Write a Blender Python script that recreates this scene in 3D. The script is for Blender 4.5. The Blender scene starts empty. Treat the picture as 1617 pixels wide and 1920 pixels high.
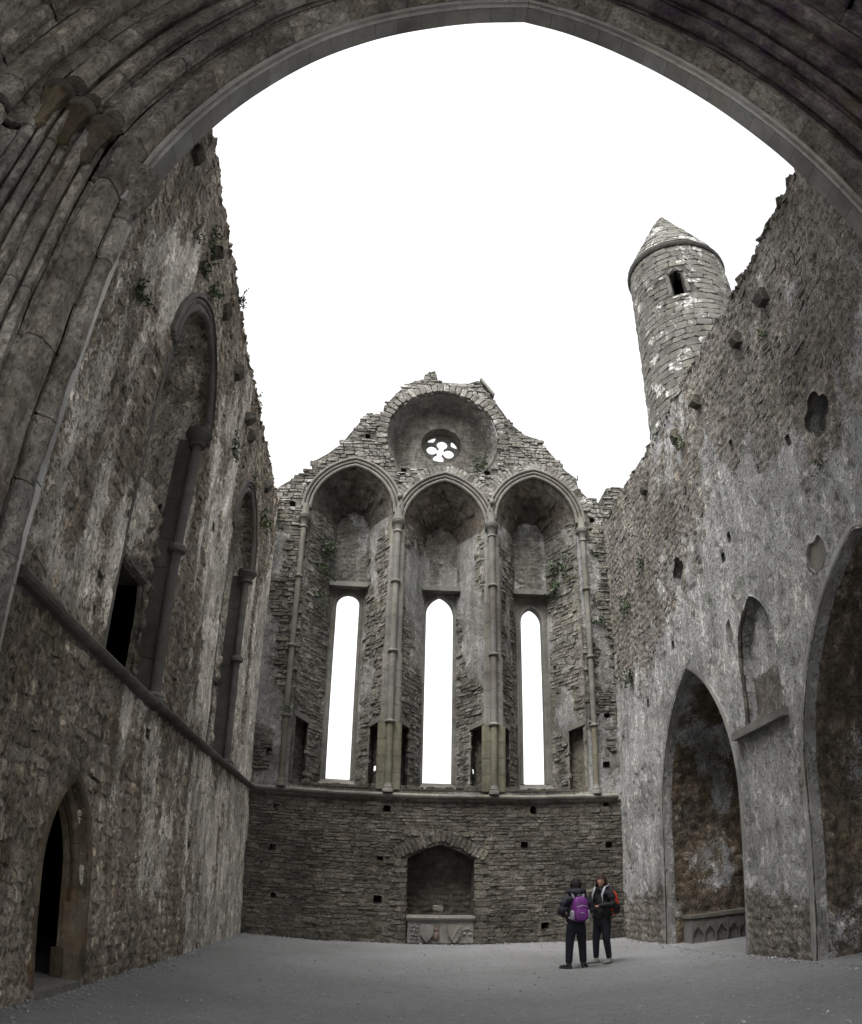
import bpy, math, random
import numpy as np
from math import sin, cos, pi, sqrt, radians, atan2, floor, hypot
from mathutils import Matrix, Vector

random.seed(7)
RNG = np.random.default_rng(11)
scn = bpy.context.scene
COL = scn.collection

# ------------------------------------------------------------------ camera
CAMZ = 1.55
PIT, YAW, ROLL = 0.491, -0.0639, -0.0223          # radians: pitch up, yaw (clockwise), roll
FPX = 1.4727 * 960.0                              # equidistant wide-angle lens: pixels per radian on the 1617x1920 picture
cam = bpy.data.cameras.new('camera')
co = bpy.data.objects.new('camera', cam); COL.objects.link(co); scn.camera = co
cam.type = 'PANO'
cam.panorama_type = 'FISHEYE_LENS_POLYNOMIAL'
cam.sensor_fit = 'VERTICAL'; cam.sensor_height = 19.20; cam.sensor_width = 16.17
cam.fisheye_fov = pi
cam.fisheye_polynomial_k0 = 0.0
cam.fisheye_polynomial_k1 = -100.0 / FPX          # radians per millimetre (1 mm = 100 px)
cam.fisheye_polynomial_k2 = 0.0; cam.fisheye_polynomial_k3 = 0.0; cam.fisheye_polynomial_k4 = 0.0
cam.clip_start = 0.05; cam.clip_end = 4000
_R = Matrix.Rotation(YAW, 3, 'Z') @ Matrix.Rotation(PIT, 3, 'X') @ Matrix.Rotation(-ROLL, 3, 'Y').inverted()
_right = _R @ Vector((1, 0, 0)); _fwd = _R @ Vector((0, 1, 0)); _up = _R @ Vector((0, 0, 1))
co.matrix_world = Matrix(((_right.x, _up.x, -_fwd.x, 0), (_right.y, _up.y, -_fwd.y, 0), (_right.z, _up.z, -_fwd.z, CAMZ), (0, 0, 0, 1)))
CAMP = np.array([0, 0, CAMZ])

# ------------------------------------------------------------------ world and sun (overcast)
w = bpy.data.worlds.new('World'); scn.world = w; w.use_nodes = True
nt = w.node_tree; nt.nodes.clear()
sky = nt.nodes.new('ShaderNodeTexSky'); sky.sky_type = 'NISHITA'; sky.sun_disc = False
SUN_EL, SUN_AZ = radians(60), radians(212)
sky.sun_elevation = SUN_EL; sky.sun_rotation = SUN_AZ
sky.air_density = 1.0; sky.dust_density = 6.0; sky.ozone_density = 0.6
hs = nt.nodes.new('ShaderNodeHueSaturation'); hs.inputs['Saturation'].default_value = 0.07
bg = nt.nodes.new('ShaderNodeBackground'); bg.inputs['Strength'].default_value = 0.15
wo = nt.nodes.new('ShaderNodeOutputWorld')
nt.links.new(sky.outputs[0], hs.inputs['Color']); nt.links.new(hs.outputs[0], bg.inputs[0]); nt.links.new(bg.outputs[0], wo.inputs[0])
sd = bpy.data.lights.new('sun', 'SUN'); sd.energy = 0.75; sd.angle = radians(55); sd.color = (1, 0.97, 0.93)
so = bpy.data.objects.new('sun', sd); COL.objects.link(so)
so.rotation_euler = Vector((-sin(SUN_AZ) * cos(SUN_EL), -cos(SUN_AZ) * cos(SUN_EL), -sin(SUN_EL))).to_track_quat('-Z', 'Y').to_euler()
so.location = (0, 0, 40)
scn.view_settings.view_transform = 'Standard'; scn.view_settings.look = 'None'
scn.view_settings.gamma = 1; scn.view_settings.use_curve_mapping = False
scn.view_settings.exposure = 1.75
scn.cycles.use_denoising = True
scn.cycles.max_bounces = 6; scn.cycles.diffuse_bounces = 4

# ------------------------------------------------------------------ object helpers
def finish(o, parent):
    COL.objects.link(o)
    if parent is not None:
        o.parent = parent
        p = parent
        loc = Vector((0, 0, 0))
        if parent.type == 'EMPTY' and parent.parent is None:
            loc = parent.location
        o.matrix_parent_inverse = Matrix.Translation(-loc)
    return o

def mesh_from(name, verts, faces, mat, smooth=True, attrs=None, mats=None, midx=None):
    me = bpy.data.meshes.new(name)
    if isinstance(verts, np.ndarray) and isinstance(faces, np.ndarray):
        nv, nf, k = len(verts), len(faces), faces.shape[1]
        me.vertices.add(nv); me.vertices.foreach_set('co', np.ascontiguousarray(verts, np.float32).ravel())
        me.loops.add(nf * k); me.loops.foreach_set('vertex_index', np.ascontiguousarray(faces, np.int32).ravel())
        me.polygons.add(nf)
        me.polygons.foreach_set('loop_start', np.arange(nf, dtype=np.int32) * k)
        me.polygons.foreach_set('loop_total', np.full(nf, k, np.int32))
        me.update(calc_edges=True)
    else:
        me.from_pydata([tuple(map(float, v)) for v in verts], [], [tuple(map(int, f)) for f in faces])
    if smooth:
        me.polygons.foreach_set('use_smooth', np.ones(len(me.polygons), dtype=bool))
    if attrs:
        for k, a in attrs.items():
            at = me.attributes.new(k, 'FLOAT', 'POINT'); at.data.foreach_set('value', np.ascontiguousarray(a, np.float32))
    for m in (mats or [mat]):
        me.materials.append(m)
    if midx is not None:
        me.polygons.foreach_set('material_index', np.asarray(midx, np.int32))
    me.validate(verbose=False)
    return me

def obj(name, verts, faces, mat, parent=None, **kw):
    return finish(bpy.data.objects.new(name, mesh_from(name, verts, faces, mat, **kw)), parent)

def tag(o, label=None, cat=None, group=None, kind=None):
    if label: o['label'] = label
    if cat: o['category'] = cat
    if group: o['group'] = group
    if kind: o['kind'] = kind
    return o

def thing(name, label, cat, loc=(0, 0, 0), group=None):
    o = bpy.data.objects.new(name, None); COL.objects.link(o)
    o.location = loc; o.empty_display_size = 0.2
    return tag(o, label, cat, group)

class MB:
    """collects simple shapes into one mesh"""
    def __init__(s): s.v = []; s.f = []
    def add(s, v, f):
        b = len(s.v); s.v += [tuple(p) for p in v]; s.f += [tuple(i + b for i in q) for q in f]; return s
    def box(s, x0, x1, y0, y1, z0, z1):
        return s.add([(x, y, z) for z in (z0, z1) for y in (y0, y1) for x in (x0, x1)],
                     [(0, 2, 3, 1), (4, 5, 7, 6), (0, 1, 5, 4), (2, 6, 7, 3), (0, 4, 6, 2), (1, 3, 7, 5)])
    def lathe(s, cx, cy, prof, n=16, sx=1.0, sy=1.0, a0=0.0):
        v, f = [], []
        for z, r in prof:
            for k in range(n):
                a = a0 + 2 * pi * k / n; v.append((cx + sx * r * cos(a), cy + sy * r * sin(a), z))
        for i in range(len(prof) - 1):
            for k in range(n):
                k2 = (k + 1) % n; f.append((i * n + k, i * n + k2, (i + 1) * n + k2, (i + 1) * n + k))
        f.append(tuple(range(n))[::-1]); f.append(tuple((len(prof) - 1) * n + k for k in range(n)))
        return s.add(v, f)
    def tube(s, pts, rads, n=8):
        v, f = [], []
        pts = [Vector(p) for p in pts]
        for i, p in enumerate(pts):
            t = (pts[min(i + 1, len(pts) - 1)] - pts[max(i - 1, 0)]).normalized()
            a = t.cross(Vector((0, 0, 1)));  a = a if a.length > 0.05 else t.cross(Vector((1, 0, 0)))
            a.normalize(); b = t.cross(a)
            r = rads[i] if hasattr(rads, '__len__') else rads
            ra, rb = r if hasattr(r, '__len__') else (r, r)
            for k in range(n):
                q = 2 * pi * k / n; v.append(p + a * (ra * cos(q)) + b * (rb * sin(q)))
        for i in range(len(pts) - 1):
            for k in range(n):
                k2 = (k + 1) % n; f.append((i * n + k, i * n + k2, (i + 1) * n + k2, (i + 1) * n + k))
        f.append(tuple(range(n))[::-1]); f.append(tuple((len(pts) - 1) * n + k for k in range(n)))
        return s.add(v, f)
    def ellipsoid(s, c, r, nu=14, nv=9, fn=None):
        v, f = [], []
        for i in range(nv + 1):
            t = pi * i / nv
            for k in range(nu):
                a = 2 * pi * k / nu
                p = [c[0] + r[0] * sin(t) * cos(a), c[1] + r[1] * sin(t) * sin(a), c[2] + r[2] * cos(t)]
                v.append(fn(p) if fn else p)
        for i in range(nv):
            for k in range(nu):
                k2 = (k + 1) % nu; f.append((i * nu + k, (i + 1) * nu + k, (i + 1) * nu + k2, i * nu + k2))
        return s.add(v, f)
    def prism(s, poly, mp, d0, d1):
        """2-D polygon extruded between depths d0 and d1; mp(a, b, d) -> xyz"""
        n = len(poly)
        v = [mp(a, b, d0) for a, b in poly] + [mp(a, b, d1) for a, b in poly]
        f = [tuple(range(n)), tuple(range(2 * n - 1, n - 1, -1))] + [(i, i + n, (i + 1) % n + n, (i + 1) % n) for i in range(n)]
        return s.add(v, f)
    def build(s, name, mat, parent=None, smooth=False, **kw):
        o = obj(name, s.v, s.f, mat, parent, smooth=smooth, **kw)
        if smooth: shade_auto(o, 50)
        return o

# ------------------------------------------------------------------ noise (numpy)
def _h(i, j, s):
    n = (i.astype(np.int64) * 374761393 + j.astype(np.int64) * 668265263 + s * 974634777) & 0x7fffffff
    n = ((n ^ (n >> 13)) * 1274126177) & 0x7fffffff
    n = (n ^ (n >> 16)) & 0xffffff
    return n / float(0xffffff)
def vn(x, y, s=0):
    i = np.floor(x); j = np.floor(y); fx = x - i; fy = y - j
    i = i.astype(np.int64); j = j.astype(np.int64)
    fx = fx * fx * (3 - 2 * fx); fy = fy * fy * (3 - 2 * fy)
    a = _h(i, j, s); b = _h(i + 1, j, s); c = _h(i, j + 1, s); d = _h(i + 1, j + 1, s)
    return (a + (b - a) * fx) * (1 - fy) + (c + (d - c) * fx) * fy
def fbm(x, y, s=0, o=4):
    t = 0; a = 0.5; n = 0
    for k in range(o):
        t = t + a * vn(x, y, s + 17 * k); n += a; a *= 0.5; x = x * 2.03 + 5.1; y = y * 2.03 + 2.7
    return t / n
def worley(x, y, s=0):
    i = np.floor(x).astype(np.int64); j = np.floor(y).astype(np.int64)
    f1 = np.full(x.shape, 9.0); f2 = np.full(x.shape, 9.0); cid = np.zeros(x.shape)
    for a in (-1, 0, 1):
        for b in (-1, 0, 1):
            px = i + a + 0.15 + 0.7 * _h(i + a, j + b, s); py = j + b + 0.15 + 0.7 * _h(i + a, j + b, s + 5)
            d = np.hypot(px - x, py - y); m = d < f1
            f2 = np.where(m, f1, np.minimum(f2, d)); cid = np.where(m, _h(i + a, j + b, s + 9), cid); f1 = np.where(m, d, f1)
    return f1, f2, cid
def sstep(a, b, x):
    t = np.clip((x - a) / (b - a), 0, 1); return t * t * (3 - 2 * t)

# ------------------------------------------------------------------ materials
class NT:
    def __init__(s, name):
        s.m = bpy.data.materials.new(name); s.m.use_nodes = True; s.t = s.m.node_tree; s.t.nodes.clear()
        s.out = s.n('ShaderNodeOutputMaterial'); s.bsdf = s.n('ShaderNodeBsdfPrincipled')
        s.t.links.new(s.bsdf.outputs[0], s.out.inputs[0]); s.pos = s.n('ShaderNodeNewGeometry').outputs['Position']
    def n(s, t): return s.t.nodes.new(t)
    def put(s, sock, v):
        if hasattr(v, 'is_linked') or isinstance(v, bpy.types.NodeSocket): s.t.links.new(v, sock)
        else: sock.default_value = v
    def noise(s, scale, detail=4, rough=0.55, vec=None, dist=0.0):
        n = s.n('ShaderNodeTexNoise'); n.inputs['Scale'].default_value = scale; n.inputs['Detail'].default_value = detail
        n.inputs['Roughness'].default_value = rough; n.inputs['Distortion'].default_value = dist
        s.t.links.new(vec if vec is not None else s.pos, n.inputs['Vector']); return n.outputs['Fac']
    def scaled(s, v, off=(0, 0, 0)):
        n = s.n('ShaderNodeMapping'); n.inputs['Scale'].default_value = v; n.inputs['Location'].default_value = off
        s.t.links.new(s.pos, n.inputs['Vector']); return n.outputs[0]
    def ramp(s, fac, stops):
        n = s.n('ShaderNodeValToRGB'); s.t.links.new(fac, n.inputs[0])
        e = n.color_ramp.elements
        while len(e) > 1: e.remove(e[-1])
        e[0].position = stops[0][0]; e[0].color = tuple(stops[0][1]) + (1,)
        for p, c in stops[1:]:
            q = e.new(p); q.color = tuple(c) + (1,)
        return n.outputs[0]
    def step(s, fac, a, b):
        n = s.n('ShaderNodeMapRange'); n.interpolation_type = 'SMOOTHSTEP'; s.put(n.inputs['Value'], fac)
        n.inputs['From Min'].default_value = a; n.inputs['From Max'].default_value = b; return n.outputs[0]
    def math(s, op, a, b=0.0, c=None):
        n = s.n('ShaderNodeMath'); n.operation = op; s.put(n.inputs[0], a); s.put(n.inputs[1], b)
        if c is not None: s.put(n.inputs[2], c)
        return n.outputs[0]
    def mix(s, fac, a, b, mode='MIX'):
        n = s.n('ShaderNodeMix'); n.data_type = 'RGBA'; n.blend_type = mode; s.put(n.inputs[0], fac)
        s.put(n.inputs[6], a if not isinstance(a, tuple) else a + (1,)); s.put(n.inputs[7], b if not isinstance(b, tuple) else b + (1,))
        return n.outputs[2]
    def attr(s, name):
        n = s.n('ShaderNodeAttribute'); n.attribute_type = 'GEOMETRY'; n.attribute_name = name; return n.outputs['Fac']
    def rnd(s):
        """per-piece random: the attribute 'tint' (stored as 1..2) when there is one, else the object's own random"""
        a = s.attr('tint'); g = s.math('GREATER_THAN', a, 0.5)
        r = s.n('ShaderNodeObjectInfo').outputs['Random']
        return s.math('ADD', s.math('MULTIPLY', s.math('SUBTRACT', a, 1.0), g), s.math('MULTIPLY', r, s.math('SUBTRACT', 1.0, g)))
    def bump(s, h, strength, dist):
        n = s.n('ShaderNodeBump'); n.inputs['Strength'].default_value = strength; n.inputs['Distance'].default_value = dist
        s.t.links.new(h, n.inputs['Height']); s.t.links.new(n.outputs[0], s.bsdf.inputs['Normal'])

def grey(v, warm=0.0): return (v * (1 + warm), v, v * (1 - 1.6 * warm))

def stone_mat(name, dark, mid, light, plaster=None, rust=0.0, moss=0.0, lichen=0.0, streak=0.35, tint=0.35, bump=1.0, fine=1.0, rough=0.92, soot_and_shade=0.0, purple=0.0, flake=0.0):
    s = NT(name)
    big = s.noise(0.55, 4, 0.6); mid_n = s.noise(4.2, 6, 0.65, dist=0.4); fin = s.noise(26, 6, 0.7); fin2 = s.noise(90, 3, 0.6)
    c = s.ramp(mid_n, [(0.28, dark), (0.5, mid), (0.72, light)])
    c = s.mix(s.step(fin, 0.35, 0.7), s.mix(0.45, c, dark), c)
    r = s.rnd()
    if tint:
        lo, hi = 1 - tint, 1 + tint * 0.9
        k = s.ramp(r, [(0.0, (lo * 1.05, lo, lo * 0.93)), (0.35, (0.95, 0.95, 0.95)), (0.7, (1.08, 1.04, 0.97)), (1.0, (hi, hi, hi))])
        c = s.mix(1.0, c, k, 'MULTIPLY')
    if plaster is not None:
        pl = s.mix(s.step(s.noise(1.7, 5, 0.6), 0.35, 0.65), tuple(x * 0.72 for x in plaster), plaster)
        f = s.math('ADD', s.attr('plaster'), s.math('ADD', s.math('MULTIPLY', s.math('SUBTRACT', fin, 0.5), 0.9), s.math('MULTIPLY', s.math('SUBTRACT', mid_n, 0.5), 0.7)))
        c = s.mix(s.step(f, 0.44, 0.56), c, pl)
    st = s.noise(1.0, 5, 0.6, vec=s.scaled((2.6, 2.6, 0.32)))
    c = s.mix(1.0, c, s.ramp(st, [(0.3, (1 - streak,) * 3), (0.62, (1.0, 1.0, 1.0)), (0.8, (1 + streak * 0.4,) * 3)]), 'MULTIPLY')
    c = s.mix(1.0, c, s.ramp(big, [(0.32, (0.55, 0.54, 0.52)), (0.5, (0.95, 0.95, 0.95)), (0.7, (1.22, 1.21, 1.18))]), 'MULTIPLY')
    if rust:
        c = s.mix(s.math('MULTIPLY', s.step(s.noise(2.1, 6, 0.7, vec=s.scaled((1, 1, 0.6), (3, 7, 1))), 0.5, 0.68), rust), c, (0.13, 0.075, 0.036))
    if purple:
        c = s.mix(s.math('MULTIPLY', s.step(s.noise(2.3, 5, 0.7, vec=s.scaled((1, 1, 1), (9, 3, 4))), 0.47, 0.66), purple), c, (0.12, 0.06, 0.14))
    if moss:
        c = s.mix(s.math('MULTIPLY', s.step(s.noise(1.6, 7, 0.72, vec=s.scaled((1, 1, 0.7), (1, 5, 9))), 0.52, 0.66), moss), c, (0.062, 0.07, 0.028))
    if soot_and_shade:
        c = s.mix(s.math('MULTIPLY', s.step(s.noise(1.1, 5, 0.6, vec=s.scaled((1, 1, 1), (4, 4, 4))), 0.4, 0.62), soot_and_shade), c, (0.03, 0.027, 0.025))
    if lichen:
        f = s.math('MULTIPLY', s.step(s.noise(1.5, 5, 0.65, vec=s.scaled((1, 1, 1), (2, 8, 6))), 0.52, 0.62), s.step(s.math('ADD', s.math('MULTIPLY', r, 0.22), s.noise(8, 5, 0.7, vec=s.scaled((1, 1, 1.6), (2, 3, 6)))), 0.66 - 0.06 * lichen, 0.72 - 0.06 * lichen))
        f = s.math('MAXIMUM', f, s.math('MULTIPLY', 0.85, s.step(s.noise(11, 4, 0.65, vec=s.scaled((1, 1, 1), (5, 1, 3))), 0.66 - 0.03 * lichen, 0.70 - 0.03 * lichen)))
        c = s.mix(s.math('MULTIPLY', f, s.step(fin, 0.28, 0.5)), c, (0.42, 0.42, 0.40))
    s.t.links.new(c, s.bsdf.inputs['Base Color'])
    s.bsdf.inputs['Roughness'].default_value = rough; s.bsdf.inputs['Specular IOR Level'].default_value = 0.25
    if flake:
        fl = s.noise(5.2, 6, 0.66, vec=s.scaled((1.15, 1.15, 0.7), (3, 2, 8)), dist=0.25); fs = s.step(fl, 0.52, 0.60)
        c = s.mix(s.math('MULTIPLY', fs, flake), c, s.mix(1.0, c, (1.75, 1.72, 1.66), 'MULTIPLY'))
        c = s.mix(s.math('MULTIPLY', s.step(s.math('SUBTRACT', 1.0, fl), 0.57, 0.66), flake), c, s.mix(1.0, c, (0.36, 0.345, 0.32), 'MULTIPLY'))
        fl2 = s.noise(17, 5, 0.62, vec=s.scaled((1.1, 1.1, 0.85), (7, 1, 2)), dist=0.2)
        c = s.mix(s.math('MULTIPLY', s.step(fl2, 0.56, 0.64), flake), c, s.mix(1.0, c, (0.42, 0.405, 0.38), 'MULTIPLY'))
        c = s.mix(s.math('MULTIPLY', s.step(s.math('SUBTRACT', 1.0, fl2), 0.58, 0.66), flake), c, s.mix(1.0, c, (1.5, 1.48, 1.43), 'MULTIPLY'))
        fs = s.math('SUBTRACT', fs, s.math('MULTIPLY', s.step(fl2, 0.54, 0.64), 0.6))
    s.t.links.new(c, s.bsdf.inputs['Base Color'])
    h = s.math('ADD', s.math('MULTIPLY', mid_n, 0.9), s.math('ADD', s.math('MULTIPLY', fin, 0.55 * fine), s.math('MULTIPLY', fin2, 0.16 * fine)))
    if flake: h = s.math('ADD', h, s.math('MULTIPLY', fs, 0.55 * flake))
    s.bump(h, bump, 0.07)
    return s.m

def plain_mat(name, c, rough=0.8, spec=0.3, var=0.15, scale=30, bump=0.1, alt=None):
    s = NT(name); n = s.noise(scale, 5, 0.6)
    a = tuple(x * (1 - var) for x in c); b = tuple(min(1, x * (1 + var)) for x in (alt or c))
    s.t.links.new(s.ramp(n, [(0.35, a), (0.65, b)]), s.bsdf.inputs['Base Color'])
    s.bsdf.inputs['Roughness'].default_value = rough; s.bsdf.inputs['Specular IOR Level'].default_value = spec
    if bump: s.bump(n, bump, 0.01)
    return s.m

M = {}
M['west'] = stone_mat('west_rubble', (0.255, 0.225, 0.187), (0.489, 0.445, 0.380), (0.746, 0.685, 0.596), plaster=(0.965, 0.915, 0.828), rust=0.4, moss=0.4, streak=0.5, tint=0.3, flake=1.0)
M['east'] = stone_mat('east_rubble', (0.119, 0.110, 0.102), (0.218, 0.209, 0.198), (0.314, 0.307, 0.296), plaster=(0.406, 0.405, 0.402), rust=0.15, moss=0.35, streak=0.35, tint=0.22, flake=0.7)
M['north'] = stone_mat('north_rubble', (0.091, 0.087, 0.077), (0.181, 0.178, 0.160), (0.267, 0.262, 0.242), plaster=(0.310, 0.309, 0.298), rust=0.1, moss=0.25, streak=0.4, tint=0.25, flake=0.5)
M['lower'] = stone_mat('coursed_rubble', (0.061, 0.056, 0.048), (0.110, 0.104, 0.091), (0.161, 0.153, 0.136), rust=0.1, moss=0.2, streak=0.25, tint=0.26, flake=0.45)
M['gable'] = stone_mat('gable_rubble', (0.110, 0.106, 0.097), (0.205, 0.202, 0.187), (0.300, 0.296, 0.281), moss=0.25, lichen=0.5, streak=0.2, tint=0.25, flake=0.3)
M['mortar'] = stone_mat('mortar', (0.058, 0.053, 0.044), (0.098, 0.091, 0.077), (0.14, 0.131, 0.113), tint=0, moss=0.2, rust=0.1, flake=0.4)
M['dressed'] = stone_mat('dressed_stone', (0.107, 0.104, 0.094), (0.150, 0.148, 0.135), (0.194, 0.190, 0.177), moss=0.2, streak=0.25, tint=0.07, bump=0.45, fine=0.7)
M['olive'] = stone_mat('olive_dressed_stone', (0.088, 0.084, 0.064), (0.132, 0.127, 0.098), (0.172, 0.166, 0.135), moss=0.4, streak=0.25, tint=0.07, bump=0.4, fine=0.6)
M['arch'] = stone_mat('arch_stone', (0.205, 0.193, 0.171), (0.439, 0.416, 0.379), (0.729, 0.700, 0.638), rust=0.4, moss=0.25, soot_and_shade=0.35, streak=0.3, tint=0.3, bump=1.1, flake=0.55)
M['soffit'] = stone_mat('soffit_stone', (0.196, 0.196, 0.191), (0.254, 0.254, 0.248), (0.304, 0.304, 0.296), soot_and_shade=0.12, streak=0.15, tint=0.12, bump=0.25, fine=0.6)
M['archpurple'] = stone_mat('stained_arch_stone', (0.131, 0.119, 0.114), (0.271, 0.253, 0.239), (0.493, 0.465, 0.440), rust=0.4, soot_and_shade=0.6, purple=0.8, streak=0.3, tint=0.22, bump=1.1, flake=0.4)
M['chapel'] = stone_mat('chapel_rubble', (0.100, 0.082, 0.064), (0.239, 0.195, 0.148), (0.438, 0.386, 0.322), plaster=(0.597, 0.601, 0.606), rust=0.6, moss=0.3, soot_and_shade=0.5, streak=0.4, flake=0.8)
M['dark'] = stone_mat('shaded_rubble', (0.035, 0.03, 0.026), (0.07, 0.062, 0.052), (0.12, 0.107, 0.093), plaster=(0.16, 0.152, 0.136), rust=0.3, soot_and_shade=0.4)
M['vault'] = stone_mat('head_rubble', (0.072, 0.064, 0.055), (0.137, 0.124, 0.108), (0.208, 0.192, 0.169), rust=0.3, soot_and_shade=0.35, flake=0.5)
M['pale'] = stone_mat('skylit_fillet_stone', (0.360, 0.360, 0.352), (0.465, 0.465, 0.450), (0.570, 0.570, 0.555), moss=0.15, streak=0.15, tint=0.12, bump=0.3, fine=0.6)  # lighter than the arch stone: skylight on the fillets painted into the colour
M['brown'] = stone_mat('brown_shaft_stone', (0.081, 0.078, 0.074), (0.124, 0.120, 0.114), (0.167, 0.166, 0.159), moss=0.15, rust=0.15, streak=0.3, tint=0.08, bump=0.5, fine=0.7)
M['soot_and_shade'] = plain_mat('shaded_chamber', (0.006, 0.0055, 0.005), 0.95, 0.1)  # near-black colour paints the shade inside the wall chambers and door passage
M['tower'] = stone_mat('tower_stone', (0.070, 0.069, 0.062), (0.104, 0.103, 0.093), (0.139, 0.136, 0.126), lichen=0.6, streak=0.12, tint=0.16, bump=0.5)
M['towercore'] = stone_mat('tower_joint', (0.042, 0.040, 0.036), (0.060, 0.058, 0.052), (0.078, 0.075, 0.069), tint=0)
M['tomb'] = stone_mat('tomb_stone', (0.12, 0.117, 0.106), (0.175, 0.172, 0.16), (0.215, 0.212, 0.198), streak=0.15, tint=0.1, bump=0.5)
M['pinktomb'] = stone_mat('figure_stone', (0.1, 0.08, 0.068), (0.14, 0.112, 0.095), (0.18, 0.147, 0.127), streak=0.15, tint=0.1, bump=0.6)
M['slate'] = stone_mat('ribbed_tomb_stone', (0.112, 0.105, 0.104), (0.179, 0.169, 0.165), (0.244, 0.230, 0.225), streak=0.15, tint=0.1, bump=0.6)
M['capital'] = stone_mat('capital_stone', (0.064, 0.053, 0.040), (0.160, 0.131, 0.096), (0.304, 0.256, 0.184), rust=0.6, moss=0.5, soot_and_shade=0.3, bump=1.0)
M['door'] = stone_mat('door_jamb_stone', (0.076, 0.063, 0.045), (0.145, 0.123, 0.091), (0.227, 0.199, 0.151), rust=0.5, moss=0.35, bump=0.5, flake=0.3)
M['corbel'] = stone_mat('corbel_stone', (0.075, 0.069, 0.060), (0.128, 0.118, 0.104), (0.188, 0.176, 0.154), moss=0.2, tint=0.2)

s = NT('gravel')
g1 = s.noise(0.5, 4); g2 = s.noise(7, 6, 0.7); g3 = s.noise(120, 4, 0.7); g4 = s.noise(45, 3, 0.6)
c = s.ramp(g3, [(0.3, (0.115, 0.115, 0.117)), (0.5, (0.215, 0.215, 0.217)), (0.72, (0.34, 0.34, 0.341))])
c = s.mix(1.0, c, s.ramp(g2, [(0.3, (0.84, 0.84, 0.84)), (0.55, (1, 1, 1)), (0.75, (1.1, 1.1, 1.1))]), 'MULTIPLY')
c = s.mix(1.0, c, s.ramp(g1, [(0.3, (0.84, 0.84, 0.83)), (0.65, (1.06, 1.06, 1.06))]), 'MULTIPLY')
s.t.links.new(c, s.bsdf.inputs['Base Color']); s.bsdf.inputs['Roughness'].default_value = 0.95; s.bsdf.inputs['Specular IOR Level'].default_value = 0.2
s.bump(s.math('ADD', s.math('MULTIPLY', g2, 0.7), s.math('ADD', g4, s.math('MULTIPLY', g3, 0.8))), 1.0, 0.025)
M['gravel'] = s.m
s = NT('pebbles'); r = s.rnd()
s.t.links.new(s.ramp(r, [(0.0, (0.13, 0.13, 0.13)), (0.4, (0.19, 0.19, 0.19)), (0.9, (0.25, 0.25, 0.247)), (1.0, (0.32, 0.32, 0.32))]), s.bsdf.inputs['Base Color'])
s.bsdf.inputs['Roughness'].default_value = 0.9
M['pebble'] = s.m
def leaf_mat(name, a, b):
    s = NT(name); n = s.noise(14, 3)
    s.t.links.new(s.ramp(n, [(0.35, a), (0.65, b)]), s.bsdf.inputs['Base Color'])
    s.bsdf.inputs['Roughness'].default_value = 0.6; s.bsdf.inputs['Specular IOR Level'].default_value = 0.3
    return s.m
M['leaf'] = leaf_mat('fern_leaf', (0.05, 0.075, 0.036), (0.11, 0.14, 0.07))
M['ivy'] = leaf_mat('dark_leaf', (0.02, 0.034, 0.016), (0.05, 0.075, 0.035))
M['stem'] = plain_mat('plant_stem', (0.06, 0.05, 0.03))
M['navy'] = plain_mat('navy_cloth', (0.010, 0.011, 0.016), 0.75, 0.3, 0.3, 18, 0.5)
M['black'] = plain_mat('black_cloth', (0.0065, 0.0065, 0.007), 0.8, 0.25, 0.3, 18, 0.4)
M['denim'] = plain_mat('dark_denim', (0.008, 0.009, 0.013), 0.85, 0.2, 0.3, 22, 0.3)
M['skin'] = plain_mat('skin', (0.27, 0.145, 0.105), 0.55, 0.4, 0.08, 40, 0.05)
M['hairblack'] = plain_mat('black_hair', (0.008, 0.007, 0.007), 0.75, 0.2, 0.3, 60, 0.4)
M['hairred'] = plain_mat('auburn_hair', (0.024, 0.010, 0.007), 0.75, 0.2, 0.35, 60, 0.4)
M['purple'] = plain_mat('purple_nylon', (0.095, 0.010, 0.12), 0.55, 0.4, 0.3, 14, 0.5)
M['bluegrey'] = plain_mat('grey_nylon', (0.2, 0.19, 0.22), 0.6, 0.4, 0.2, 20, 0.3)
M['orange'] = plain_mat('orange_nylon', (0.33, 0.03, 0.012), 0.55, 0.4, 0.25, 14, 0.4)
M['shoegrey'] = plain_mat('grey_shoe', (0.17, 0.17, 0.152), 0.8, 0.3, 0.2, 30, 0.3)
M['shoeblack'] = plain_mat('black_shoe', (0.013, 0.013, 0.013), 0.7, 0.3, 0.2, 30, 0.3)
M['eye'] = plain_mat('dark_eye', (0.01, 0.008, 0.008), 0.2, 0.5, 0.0, 5, 0)
M['lip'] = plain_mat('lip', (0.3, 0.09, 0.075), 0.5, 0.4, 0.05, 40, 0)

# ------------------------------------------------------------------ sheets with openings
def poly_sdf(poly):
    P = np.array(poly, float); Q = np.roll(P, -1, 0); lo = P.min(0); hi = P.max(0)
    def f(x, z):
        out = np.maximum(np.maximum(lo[0] - x, x - hi[0]), np.maximum(lo[1] - z, z - hi[1]))
        out = np.maximum(out, 0.3)
        near = (x > lo[0] - 0.35) & (x < hi[0] + 0.35) & (z > lo[1] - 0.35) & (z < hi[1] + 0.35)
        xs, zs = x[near], z[near]
        d = np.full(xs.shape, 1e9); ins = np.zeros(xs.shape, bool)
        for (ax, az), (bx, bz) in zip(P, Q):
            ex, ez = bx - ax, bz - az; l = ex * ex + ez * ez + 1e-12
            t = np.clip(((xs - ax) * ex + (zs - az) * ez) / l, 0, 1)
            d = np.minimum(d, (xs - ax - t * ex) ** 2 + (zs - az - t * ez) ** 2)
            c = ((az > zs) != (bz > zs)) & (xs < (bx - ax) * (zs - az) / (bz - az + 1e-15) + ax); ins ^= c
        d = np.sqrt(d); out = out.astype(float); out[near] = np.where(ins, -d, d); return out
    return f
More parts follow.
